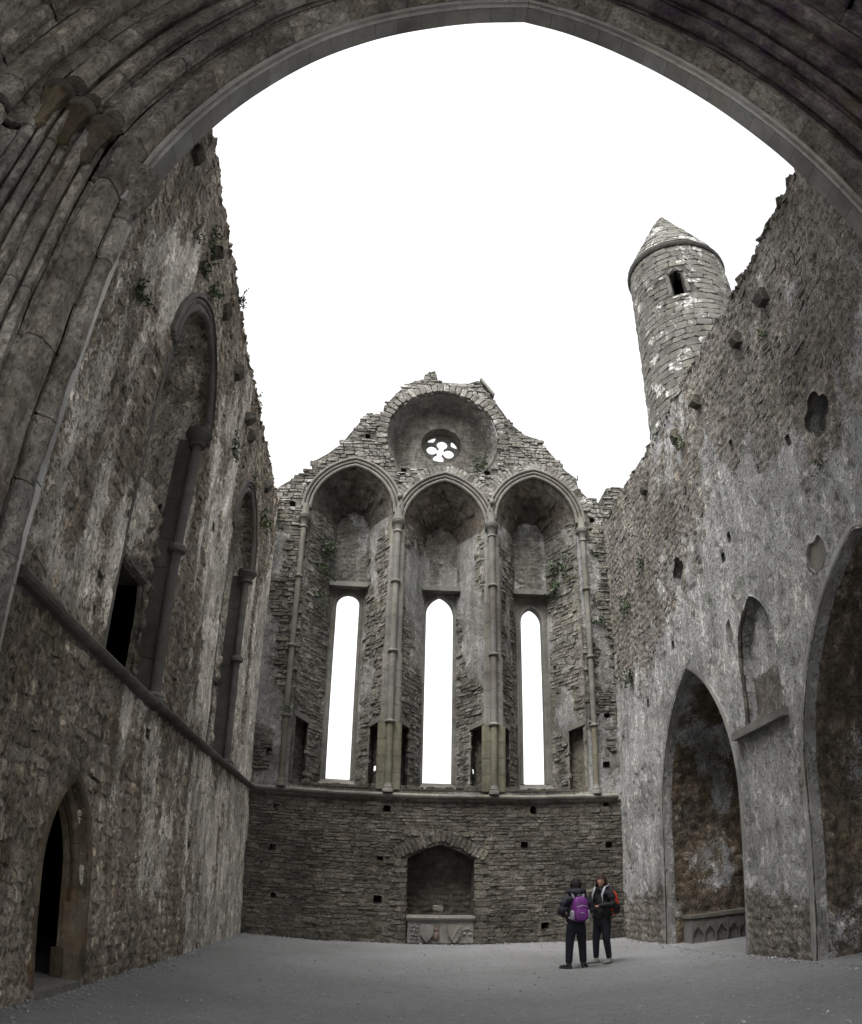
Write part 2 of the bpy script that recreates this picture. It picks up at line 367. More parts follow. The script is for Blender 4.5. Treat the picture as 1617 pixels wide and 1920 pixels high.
def circ_sdf(cx, cz, r): return lambda x, z: np.hypot(x - cx, z - cz) - r
def union(*fs): return lambda x, z: np.minimum.reduce([f(x, z) for f in fs])
def rect(x0, x1, z0, z1): return [(x0, z0), (x1, z0), (x1, z1), (x0, z1)]
def outline_sdf(poly):
    g = poly_sdf(poly); return lambda x, z: -g(x, z)

def sheet(name, s0, s1, z0, z1, step, holes, dfn, mp, mat, parent, reveal_plaster=0.7, flush=0.08, rows=3, jit=0.02):
    """a relief surface over (s, z) with real openings; holes = [(sdf, depth, is_outline)], dfn(s, z) -> (relief, plaster)"""
    ns = int(round((s1 - s0) / step)) + 1; nz = int(round((z1 - z0) / step)) + 1
    S, Z = np.meshgrid(np.linspace(s0, s1, ns), np.linspace(z0, z1, nz), indexing='ij')
    S = S.ravel().copy(); Z = Z.ravel().copy(); H = np.full(S.shape, 9.0); HB = np.full(S.shape, 9.0)
    owner = np.full(S.shape, -1)
    e = 1e-3
    for k, (f, dep, outl) in enumerate(holes):
        h = f(S, Z)
        m = (np.abs(h) < 0.55 * step) & (owner < 0)
        if m.any():
            x, zz = S[m], Z[m]; hm = h[m]
            gx = (f(x + e, zz) - f(x - e, zz)) / (2 * e); gz = (f(x, zz + e) - f(x, zz - e)) / (2 * e)
            l = np.hypot(gx, gz) + 1e-9
            S[m] = x - hm * gx / l; Z[m] = zz - hm * gz / l; owner[m] = k
            h = h.copy(); h[m] = 0
        H = np.minimum(H, h)
        if not outl: HB = np.minimum(HB, np.where(np.abs(h) > 0.29, 9.0, h))
    idx = np.arange(ns * nz).reshape(ns, nz)
    F = np.stack([idx[:-1, :-1], idx[1:, :-1], idx[1:, 1:], idx[:-1, 1:]], -1).reshape(-1, 4)
    F = F[(H[F] > -0.3 * step).all(1)]
    E = np.concatenate([F[:, [0, 1]], F[:, [1, 2]], F[:, [2, 3]], F[:, [3, 0]]])
    key = np.sort(E, 1); u, inv, cnt = np.unique(key[:, 0] * (ns * nz) + key[:, 1], return_inverse=True, return_counts=True)
    B = E[cnt[inv] == 1]
    if len(holes) and len(B):
        ii, jj = np.divmod(np.arange(ns * nz), nz)
        rim = (ii == 0) | (ii == ns - 1) | (jj == 0) | (jj == nz - 1)
        same = ((ii[B[:, 0]] == ii[B[:, 1]]) & ((ii[B[:, 0]] == 0) | (ii[B[:, 0]] == ns - 1))) | ((jj[B[:, 0]] == jj[B[:, 1]]) & ((jj[B[:, 0]] == 0) | (jj[B[:, 0]] == nz - 1)))
        B = B[~same]
        bvx = np.unique(B); fr_ = bvx[(owner[bvx] < 0)]
        if len(fr_):
            x, zz = S[fr_], Z[fr_]; hs_ = np.stack([np.abs(h[0](x, zz)) for h in holes]); ow = hs_.argmin(0); owner[fr_] = ow
            for k in range(len(holes)):
                q = fr_[(ow == k)]; q = q[np.abs(holes[k][0](S[q], Z[q])) < 1.6 * step] if len(q) else q
                if len(q):
                    f = holes[k][0]; x, zz = S[q], Z[q]; hm = f(x, zz)
                    gx = (f(x + e, zz) - f(x - e, zz)) / (2 * e); gz = (f(x, zz + e) - f(x, zz - e)) / (2 * e); l = np.hypot(gx, gz) + 1e-9
                    S[q] = x - hm * gx / l; Z[q] = zz - hm * gz / l; HB[q] = 0 if not holes[k][2] else HB[q]
    else: B = B[:0]
    d, pl = dfn(S, Z)
    d = d * np.clip(HB / flush, 0, 1)
    V = np.stack(mp(S, Z, d), -1)
    verts = [V]; faces = [F]; pls = [pl]
    base = len(V)
    if len(B):
        dep = np.array([h[1] for h in holes])
        bv = np.unique(B); loc = np.full(ns * nz, -1); loc[bv] = np.arange(len(bv))
        bd = dep[owner[bv]]; prev = bv
        for r in range(1, rows + 1):
            t = r / rows
            jj = (fbm(S[bv] * 6 + Z[bv] * 2.3, Z[bv] * 6 + r * 3.3, 91) - 0.5) * 2 * jit * (1 if r < rows else 0.3)
            cur_v = np.stack(mp(S[bv] + jj, Z[bv] + jj * 0.5, d[bv] * (1 - t) - bd * t), -1)
            cur = base + np.arange(len(bv)); base += len(bv)
            verts.append(cur_v); pls.append(np.full(len(bv), reveal_plaster))
            faces.append(np.stack([B[:, 0] if r == 1 else prev[loc[B[:, 0]]], B[:, 1] if r == 1 else prev[loc[B[:, 1]]], cur[loc[B[:, 1]]], cur[loc[B[:, 0]]]], -1))
            prev = cur
    V = np.concatenate(verts); F = np.concatenate(faces); P = np.concatenate(pls)
    used = np.unique(F); re = np.full(len(V), -1); re[used] = np.arange(len(used))
    return obj(name, V[used], re[F], mat, parent, attrs={'plaster': P[used]})

def arch_pts(c, hw, spring, apex, z0, n=9):
    """closed outline of an opening with a two-centred pointed head"""
    h = apex - spring
    if h <= hw + 1e-3:       # flatter: centres inside
        pts = []
        for k in range(n + 1):
            t = k / n; a = pi / 2 * t
            x = hw * cos(a) ** 0.9 if t < 1 else 0; z = spring + h * (0.8 * sin(a) + 0.2 * t)
            pts.append((x, z))
    else:
        R = (h * h + hw * hw) / (2 * hw); e = R - hw; a1 = math.acos(e / R)
        pts = [(R * cos(a1 * k / n) - e, spring + R * sin(a1 * k / n)) for k in range(n + 1)]
    right = [(c + x, z) for x, z in pts]; left = [(c - x, z) for x, z in pts[:-1]][::-1]
    return [(c + hw, z0)] + right + left + [(c - hw, z0)]

def two_centre(c, hw, e, spring, n=14):
    """open path of a pointed arch with centre offset e, left foot to right foot"""
    R = hw + e; a1 = math.acos(e / R)
    rt = [(c + R * cos(a1 * k / n) - e, spring + R * sin(a1 * k / n)) for k in range(n + 1)]
    lf = [(2 * c - x, z) for x, z in rt]
    return lf + rt[:-1][::-1]

def path_normals(p):
    n = []
    for i in range(len(p)):
        ns_ = []
        for j in (i - 1, i):
            if 0 <= j < len(p) - 1:
                dx, dz = p[j + 1][0] - p[j][0], p[j + 1][1] - p[j][1]; l = hypot(dx, dz) + 1e-9
                ns_.append((-dz / l, dx / l))
        x = sum(q[0] for q in ns_) / len(ns_); z = sum(q[1] for q in ns_) / len(ns_)
        l2 = x * x + z * z + 1e-9
        n.append((x / l2, z / l2))
    return n

def sweep(path, nrm, prof, mp, closed_back=0.12, wear=0.0):
    """solid swept along a short path: prof = [(u outward, v proud)]"""
    bu, bv = prof[0], prof[-1]
    full = list(prof) + [(bv[0] + closed_back * 0.3, bv[1] - closed_back), (bu[0] + closed_back, min(bu[1], bv[1]) - closed_back * 0.5)] if closed_back else list(prof)
    m = len(full); v, f = [], []
    for (a, b), (na, nb) in zip(path, nrm):
        for u, q in full:
            if wear:
                ww = wear * (fbm(np.array([a * 2.3 + u * 5]), np.array([b * 2.3 + q * 5]), 15, 3)[0] - 0.5) * 2
                u_, q_ = u + max(-0.6 * wear, ww), q - ww * 0.5
            else: u_, q_ = u, q
            v.append(mp(a + na * u_, b + nb * u_, q_))
    for i in range(len(path) - 1):
        for k in range(m):
            k2 = (k + 1) % m
            f.append((i * m + k, i * m + k2, (i + 1) * m + k2, (i + 1) * m + k))
    f.append(tuple(range(m))[::-1]); f.append(tuple((len(path) - 1) * m + k for k in range(m)))
    return v, f

def resample(path, step):
    P = np.array(path, float); L = np.concatenate([[0], np.cumsum(np.hypot(*np.diff(P, axis=0).T))])
    n = max(2, int(round(L[-1] / step))); t = np.linspace(0, L[-1], n + 1)
    return np.stack([np.interp(t, L, P[:, 0]), np.interp(t, L, P[:, 1])], 1)

def voussoirs(name, path, prof, mp, mat, parent, length=0.45, sub=3, gap=0.008, back=0.12, jitter=0.0, phase=0.0, wear=0.0):
    P = resample(path, length / sub); N = path_normals(P); out = []
    i = 0; first = max(1, int(round(sub * phase))) if phase else sub
    while i < len(P) - 1:
        j = min(len(P) - 1, i + (first if i == 0 else sub))
        if len(P) - 1 - j == 1: j = len(P) - 1
        pp = [tuple(q) for q in P[i:j + 1]]; nn = N[i:j + 1]
        def tow(a, b, g):
            l = hypot(b[0] - a[0], b[1] - a[1]); return (a[0] + (b[0] - a[0]) * g / l, a[1] + (b[1] - a[1]) * g / l)
        if len(pp) >= 2:
            e0, e1 = tow(pp[0], pp[1], gap / 2), tow(pp[-1], pp[-2], gap / 2); pp[0] = e0; pp[-1] = e1
        ju, jv = random.uniform(-jitter, jitter), random.uniform(-jitter, jitter)
        v, f = sweep(pp, nn, [(u + ju, q + jv) for u, q in prof], mp, back, wear)
        out.append(obj(name, v, f, mat, parent, smooth=False)); shade_auto(out[-1])
        i = j
    return out

def shade_auto(o, ang=40):
    try:
        me = o.data
        me.polygons.foreach_set('use_smooth', np.ones(len(me.polygons), bool))
        me.set_sharp_from_angle(angle=radians(ang))
    except Exception:
        pass

def roll(cu, cv, r, a0, a1, n=6):
    return [(cu + r * cos(radians(a0 + (a1 - a0) * k / n)), cv + r * sin(radians(a0 + (a1 - a0) * k / n))) for k in range(n + 1)]

# ------------------------------------------------------------------ loose stones of masonry
def stone_variant(rg):
    """a hewn block: irregular four-sided outline with nicked corners and a nearly flat, tilted face"""
    cr = [(-0.5, -0.5), (0.5, -0.5), (0.5, 0.5), (-0.5, 0.5)]; ring = []
    ch = [rg.uniform(0.05, 0.2) for _ in range(4)]
    jx = [(rg.uniform(-0.04, 0.04), rg.uniform(-0.06, 0.06)) for _ in range(4)]
    for k in range(4):
        a, b, c = cr[k - 1], cr[k], cr[(k + 1) % 4]
        for o in (a, c):
            ring.append((b[0] + (o[0] - b[0]) * ch[k] + jx[k][0], b[1] + (o[1] - b[1]) * ch[k] * 1.1 + jx[k][1]))
    n = len(ring); v = []; tx, tz = rg.uniform(-0.22, 0.22), rg.uniform(-0.2, 0.2)
    for y, k in ((0.0, 1.0), (0.72, 1.0), (0.97, 0.90)):
        for x, z in ring:
            j = rg.uniform(-0.018, 0.018) if y > 0 else 0
            v.append((x * k + j, y + ((tx * x + tz * z) + rg.uniform(-0.07, 0.07) if y > 0.9 else 0), z * k + j))
    v.append((rg.uniform(-0.15, 0.15), 0.99 + rg.uniform(-0.06, 0.08), rg.uniform(-0.15, 0.15)))
    f = []
    for l in range(2):
        for k in range(n):
            k2 = (k + 1) % n; f.append((l * n + k, (l + 1) * n + k, (l + 1) * n + k2, l * n + k2))
    for k in range(n): f.append((2 * n + k, 3 * n, 2 * n + (k + 1) % n))
    return np.array(v), f
_rg = random.Random(5)
VAR = [stone_variant(_rg) for _ in range(32)]
def rough_variant(rg):
    n = 9; v = []; ring = []
    for k in range(n):
        a = 2 * pi * (k + rg.uniform(-0.25, 0.25)) / n; p = rg.uniform(2.6, 4.5)
        rr = 1.0 / ((abs(cos(a)) ** p + abs(sin(a)) ** p) ** (1 / p)) * 0.5 * rg.uniform(0.88, 1.08); ring.append((rr * cos(a), rr * sin(a)))
    tx, tz = rg.uniform(-0.3, 0.3), rg.uniform(-0.25, 0.25)
    for y, k in ((0.0, 1.0), (0.66, 1.0), (0.95, 0.80)):
        for x, z in ring: v.append((x * k, y + ((tx * x + tz * z) + rg.uniform(-0.08, 0.08) if y > 0.9 else 0), z * k))
    v.append((rg.uniform(-0.15, 0.15), 1.0 + rg.uniform(-0.06, 0.08), rg.uniform(-0.15, 0.15))); f = []
    for l in range(2):
        for k in range(n): f.append((l * n + k, (l + 1) * n + k, (l + 1) * n + (k + 1) % n, l * n + (k + 1) % n))
    for k in range(n): f.append((2 * n + k, 3 * n, 2 * n + (k + 1) % n))
    return np.array(v), f
NSQ = len(VAR); VAR += [rough_variant(_rg) for _ in range(28)]
_mesh_cache = {}
def variant_mesh(k, mat):
    key = (k, mat.name)
    if key not in _mesh_cache:
        v, f = VAR[k]; _mesh_cache[key] = mesh_from('stone', v, f, mat, smooth=False)
    return _mesh_cache[key]

def rubble(s0, s1, z0, z1, hmin, hmax, wmin, wmax, rg, gap=0.014):
    out = []; z = z0
    while z < z1:
        H = rg.uniform(hmin, hmax); s = s0 - rg.uniform(0, wmax)
        while s < s1:
            w_ = rg.uniform(wmin, wmax) * (1.15 if H < (hmin + hmax) / 2 else 0.9)
            parts = 1
            if H > hmin * 1.5 and rg.random() < 0.45: parts = 2
            if parts == 1: out.append((s + w_ / 2, z + H / 2, w_ - gap, H - gap))
            else:
                q = rg.uniform(0.35, 0.65) * H
                if rg.random() < 0.4:
                    x = rg.uniform(0.35, 0.65) * w_
                    out += [(s + x / 2, z + q / 2, x - gap, q - gap), (s + x + (w_ - x) / 2, z + q / 2, w_ - x - gap, q - gap), (s + w_ / 2, z + q + (H - q) / 2, w_ - gap, H - q - gap)]
                else:
                    out += [(s + w_ / 2, z + q / 2, w_ - gap, q - gap), (s + w_ / 2, z + q + (H - q) / 2, w_ - gap, H - q - gap)]
            s += w_
        z += H
    return out

class Masonry:
    """gathers stones of one thing: the 300 that show largest become parts, the rest one joined part"""
    def __init__(s, rough=0.0): s.items = []; s.rough = rough
    def add(s, mp, sc, zc, w_, h_, dep, base, theta_vecs, mat, rot=0.0, name='stone'):
        sv, dv = theta_vecs                       # unit vectors along the wall and out of the wall
        p = np.array(mp(sc, zc, base), float)
        sv = np.array(sv, float); dv = np.array(dv, float); uz = np.cross(sv, dv)
        a = sv * cos(rot) + uz * sin(rot); b = -sv * sin(rot) + uz * cos(rot)
        Mx = np.eye(4); Mx[:3, 0] = a * w_; Mx[:3, 1] = dv * dep; Mx[:3, 2] = b * h_; Mx[:3, 3] = p
        dist = np.linalg.norm(p - CAMP)
        s.items.append((w_ * h_ / dist ** 2 * max(0.05, abs(np.dot(p - CAMP, dv)) / dist), Mx, mat, NSQ + random.randrange(len(VAR) - NSQ) if random.random() < s.rough else random.randrange(NSQ), random.random(), name))
    def build(s, parent, limit=300, sees=None):
        it = sorted(s.items, key=lambda q: -q[0]); big, rest = it[:limit], it[limit:]
        for _, Mx, mat, k, t, nm in big:
            o = bpy.data.objects.new(nm, variant_mesh(k, mat)); finish(o, parent); o.matrix_basis = Matrix(Mx.tolist())
        by = {}
        for q in rest: by.setdefault(q[2].name, []).append(q)
        for mn, qs in by.items():
            vs, fs, ts, b = [], [], [], 0
            for _, Mx, mat, k, t, nm in qs:
                v, f = VAR[k]; vv = v @ Mx[:3, :3].T + Mx[:3, 3]
                vs.append(vv); fs += [tuple(i + b for i in q) for q in f]; b += len(v); ts.append(np.full(len(v), 1 + t))
            V = np.concatenate(vs)
            o = obj('small_stones', V.tolist(), fs, qs[0][2], parent, smooth=False, attrs={'tint': np.concatenate(ts)})
            o['kind'] = 'stuff'
# ================================================================== SETTING: ground
XL, XR, YB, TOP = -3.12, 6.22, 18.75, 11.55
gx = np.concatenate([[-3000, -400, -60, -20], np.arange(-8, 12.01, 0.12), [25, 60, 400, 3000]])
gy = np.concatenate([[-3000, -400, -60, -15], np.arange(-2, 20.51, 0.12), [30, 60, 400, 3000]])
GX, GY = np.meshgrid(gx, gy, indexing='ij')
def ground_z(x, y):
    f = (np.abs(x - 2) < 9) & (y > -2) & (y < 20.4)
    return np.where(f, (fbm(x * 0.8, y * 0.8, 3) - 0.5) * 0.06 + (fbm(x * 5, y * 5, 4, 3) - 0.5) * 0.018, 0.0)
GZ = ground_z(GX, GY)
gi = np.arange(GX.size).reshape(GX.shape)
gf = np.stack([gi[:-1, :-1], gi[1:, :-1], gi[1:, 1:], gi[:-1, 1:]], -1).reshape(-1, 4)
tag(obj('ground', np.stack([GX.ravel(), GY.ravel(), GZ.ravel()], -1), gf, M['gravel']), kind='structure')
# loose pebbles
n = 7000
px = RNG.uniform(-3.1, 6.2, n); py = 4.2 + 14.4 * RNG.random(n) ** 1.5; pr = RNG.uniform(0.006, 0.02, n) * (0.7 + 0.8 * RNG.random(n) ** 4)
m_ = 1800; wl = RNG.integers(0, 3, m_); of = np.abs(RNG.normal(0, 0.13, m_))
px[:m_] = np.where(wl == 0, XL + 0.03 + of, np.where(wl == 1, XR - 0.03 - of, RNG.uniform(XL, XR, m_))); py[:m_] = np.where(wl == 2, YB - 0.03 - of, RNG.uniform(5.5, YB, m_)); pr[:m_] *= 1.6
pz = ground_z(px, py)
oct_v = np.array([(1, 0, 0), (0, 1, 0), (-1, 0, 0), (0, -1, 0), (0, 0, 0.7), (0, 0, -0.7)], float)
oct_f = np.array([(0, 1, 4), (1, 2, 4), (2, 3, 4), (3, 0, 4), (1, 0, 5), (2, 1, 5), (3, 2, 5), (0, 3, 5)])
an = RNG.uniform(0, 6.28, n); ca, sa = np.cos(an), np.sin(an); ex = RNG.uniform(0.6, 1.4, n)
V = np.zeros((n, 6, 3)); X0 = oct_v[None, :, 0] * ex[:, None]; Y0 = oct_v[None, :, 1]
V[:, :, 0] = px[:, None] + pr[:, None] * (X0 * ca[:, None] - Y0 * sa[:, None]); V[:, :, 1] = py[:, None] + pr[:, None] * (X0 * sa[:, None] + Y0 * ca[:, None])
V[:, :, 2] = pz[:, None] + pr[:, None] * (oct_v[None, :, 2] + 0.25)
F = (oct_f[None] + (np.arange(n) * 6)[:, None, None]).reshape(-1, 3)
tag(obj('gravel', V.reshape(-1, 3), F, M['pebble'], smooth=False, attrs={'tint': np.repeat(1 + RNG.random(n), 6)}), kind='stuff')

# ================================================================== END WALL
END = thing('end_wall', 'roofless gable wall with three tall lancet windows, pointed arches and a round rose window', 'wall', (1.55, YB, 0))
mpN = lambda s, z, d: (s, YB - d, z)
NV = ((-1, 0, 0), (0, -1, 0))
rs = random.Random(21)
BAYS = [(-1.02, 0.32, 11.5), (1.595, 0.355, 11.13), (4.22, 0.32, 11.45)]
HW = 1.14
def bay_poly(xc, e, spr, hw=HW, z0=3.86):
    return [(xc + hw, z0)] + two_centre(xc, hw, e, spr)[::-1] + [(xc - hw, z0)]
niche_poly = [(2.44, 0.0), (2.43, 2.14), (2.1, 2.33), (1.75, 2.47), (1.61, 2.5), (1.45, 2.46), (1.1, 2.3), (0.82, 2.14), (0.83, 0.0)]
PUT_LOW = [(-2.41, 3.23), (0.28, 3.36), (3.9, 3.38), (5.8, 3.45), (-2.44, 2.23), (0.16, 2.14), (3.67, 2.51), (5.84, 2.44), (-2.35, 1.03), (0.13, 1.1), (4.18, 0.44)]
PUT_UP = [(-2.69, 4.63), (5.92, 5.85), (5.84, 4.54), (-0.74, 14.04), (0.37, 12.97), (2.83, 12.99), (-2.73, 11.64), (5.89, 11.61), (-2.36, 12.86)]
def put_poly(x, z, r):
    a, b = r.uniform(0.075, 0.1), r.uniform(0.07, 0.1)
    return [(x - a, z - b), (x + a * 0.95, z - b), (x + a, z + b * 0.9), (x - a * 0.9, z + b)]
low_put = union(*[poly_sdf(put_poly(x, z, rs)) for x, z in PUT_LOW])
up_put = union(*[poly_sdf(put_poly(x, z, rs)) for x, z in PUT_UP])
niche = poly_sdf(niche_poly)
def low_d(S, Z):
    return -0.012 + 0.05 * (fbm(S * 6, Z * 8, 5) - 0.5), np.zeros(S.shape)
sheet('masonry', -3.4, 6.5, -0.1, 3.6, 0.045, [(niche, 0.75, 0), (low_put, 0.45, 0)], low_d, mpN, M['mortar'], END, 0.0)
MN = Masonry(0.12)
def clear(fs, sc, zc, w_, h_, k=0.42):
    x = np.array([sc, sc - k * w_, sc + k * w_, sc - k * w_, sc + k * w_]); z = np.array([zc, zc - k * h_, zc - k * h_, zc + k * h_, zc + k * h_])
    return all(f(x, z).min() > -0.012 for f in fs)
for sc, zc, w_, h_ in rubble(-3.3, 6.4, -0.05, 3.58, 0.07, 0.165, 0.14, 0.44, random.Random(31)):
    if not clear([niche, low_put], sc, zc, w_, h_): continue
    if 0.55 < sc < 2.7 and 2.1 < zc < 2.75 and hypot((sc - 1.61) * 0.62, zc - 1.9) < 0.86: continue      # arch ring of the niche
    MN.add(mpN, sc, zc, w_ * 1.01, h_ * 1.05, rs.uniform(0.058, 0.08), -0.06, NV, M['lower'], rot=rs.gauss(0, 0.025))
for sg, xe in ((1, 2.44), (-1, 0.82)):
    z = 0.0
    while z < 2.1:
        h = rs.uniform(0.1, 0.24); w_ = rs.uniform(0.2, 0.42)
        MN.add(mpN, xe + sg * (w_ / 2 + 0.005), z + h / 2, w_, h - 0.01, 0.085, -0.052, NV, M['lower']); z += h
# ring of voussoirs over the niche
top_path = resample([(0.62, 2.14), (1.1, 2.40), (1.45, 2.56), (1.61, 2.6), (1.75, 2.57), (2.1, 2.43), (2.62, 2.14)], 0.115)
nn = path_normals([tuple(q) for q in top_path])
for (a, b), (na, nb) in zip(top_path, nn):
    MN.add(mpN, a + na * 0.105, b + nb * 0.105, 0.112, rs.uniform(0.26, 0.32), 0.11, -0.06, NV, M['lower'], rot=-atan2(na, nb) * -1 if False else atan2(na, nb), name='voussoir')

# upper face, spandrels and gable
G = [(-3.6, 12.0), (-3.25, 12.11), (-2.81, 12.45), (-2.45, 12.74), (-2.25, 13.1), (-1.95, 13.3), (-1.51, 13.72), (-1.16, 14.3), (-0.8, 14.9), (-0.63, 14.84), (-0.34, 14.88), (-0.29, 15.2),
     (0.06, 15.72), (0.46, 16.15), (0.91, 16.34), (0.96, 16.55), (1.23, 16.70), (1.34, 16.25), (1.81, 16.24), (2.32, 16.27), (2.61, 16.42), (2.74, 16.2), (3.23, 15.45), (3.62, 14.78), (4.02, 14.42), (4.43, 14.3),
     (4.74, 13.88), (5.2, 13.25), (5.51, 13.0), (5.56, 12.64), (5.79, 12.38), (6.03, 12.3), (6.2, 12.12), (6.38, 12.1), (6.42, 12.72), (6.9, 12.78), (7.4, 12.7), (7.4, 3.0), (-3.6, 3.0)]
gout = outline_sdf(G)
rose_c = (1.53, 14.43)
def gable_recess(x, z): return np.maximum(np.hypot(x - 1.5, z - 14.15) - 1.67, 13.0 - z)
bays = union(*[poly_sdf(bay_poly(*b)) for b in BAYS])
def plN(S, Z):
    p = 0.5 + 1.5 * (fbm(S * 0.9 + 3, Z * 0.45, 8) - 0.5)
    return np.clip(p * sstep(11.6, 10.6, Z) + 0.0, 0, 1)
def up_d(S, Z):
    p = plN(S, Z); q = sstep(0.4, 0.6, p)
    return q * (0.012 + 0.03 * (fbm(S * 3, Z * 3, 6) - 0.5)) + (1 - q) * (-0.012 + 0.05 * (fbm(S * 6, Z * 7, 7) - 0.5)), p
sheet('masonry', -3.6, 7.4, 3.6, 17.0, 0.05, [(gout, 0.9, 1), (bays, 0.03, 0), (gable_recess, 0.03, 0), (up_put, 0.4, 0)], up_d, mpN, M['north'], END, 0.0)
ring_paths = []
for (xc, e, spr), lim in zip(BAYS, (0.62, 0.95, 0.95)):
    ring_paths.append((xc, e, spr))
def in_ring(x, z):
    for k, (xc, e, spr) in enumerate(BAYS):
        if k == 0: R0, R1 = 0, HW + 0.30
        else: R0, R1 = 0, HW + 0.56
        if z > spr - 0.1:
            c = xc - e if x > xc else xc + e
            if hypot(x - c, z - spr) < R1 + e: return True
    return False
gp = gable_recess
for sc, zc, w_, h_ in rubble(-3.5, 7.3, 3.9, 16.8, 0.075, 0.17, 0.13, 0.36, random.Random(41)):
    A = (np.array([sc]), np.array([zc]))
    if gout(*A)[0] < 0.02 or not clear([bays, up_put, gp], sc, zc, w_, h_): continue
    if in_ring(sc, zc) or plN(*A)[0] > 0.46: continue
    if hypot(sc - 1.5, zc - 14.15) < 1.67 + 0.26 and zc > 13.9: continue
    MN.add(mpN, sc, zc, w_ * 1.02, h_ * 1.05, rs.uniform(0.06, 0.11), -0.055, NV, M['gable'] if zc > 11.4 else M['north'])
# rough rings: centre and right arch, gable recess
for k, (xc, e, spr) in enumerate(BAYS):
    if k == 0: continue
    pts = resample(two_centre(xc, HW + 0.44, e, spr), 0.125); nn = path_normals([tuple(q) for q in pts])
    for (a, b), (na, nb) in zip(pts, nn):
        if b < spr + 0.45: continue
        if any(j != k and hypot(a - (q[0] - q[1] if a > q[0] else q[0] + q[1]), b - q[2]) < HW + 0.30 + q[1] and b > q[2] for j, q in enumerate(BAYS)): continue
        MN.add(mpN, a, b, 0.122, rs.uniform(0.24, 0.33), 0.11, -0.055, NV, M['gable'], rot=atan2(na, nb), name='voussoir')
for k in range(34):
    a = radians(-8 + 196 * k / 33); r = 1.67 + 0.15
    MN.add(mpN, 1.5 + r * cos(a), 14.15 + r * sin(a), 1.67 * radians(196) / 33 * 1.0, rs.uniform(0.26, 0.36), 0.12, -0.05, NV, M['gable'], rot=pi / 2 - a, name='voussoir')
# coping slab on the right gable slope
MB().prism([(2.66, 16.44), (2.70, 16.5), (3.12, 15.9), (3.06, 15.85)], mpN, 0.05, -0.7).build('coping', M['dressed'], END)

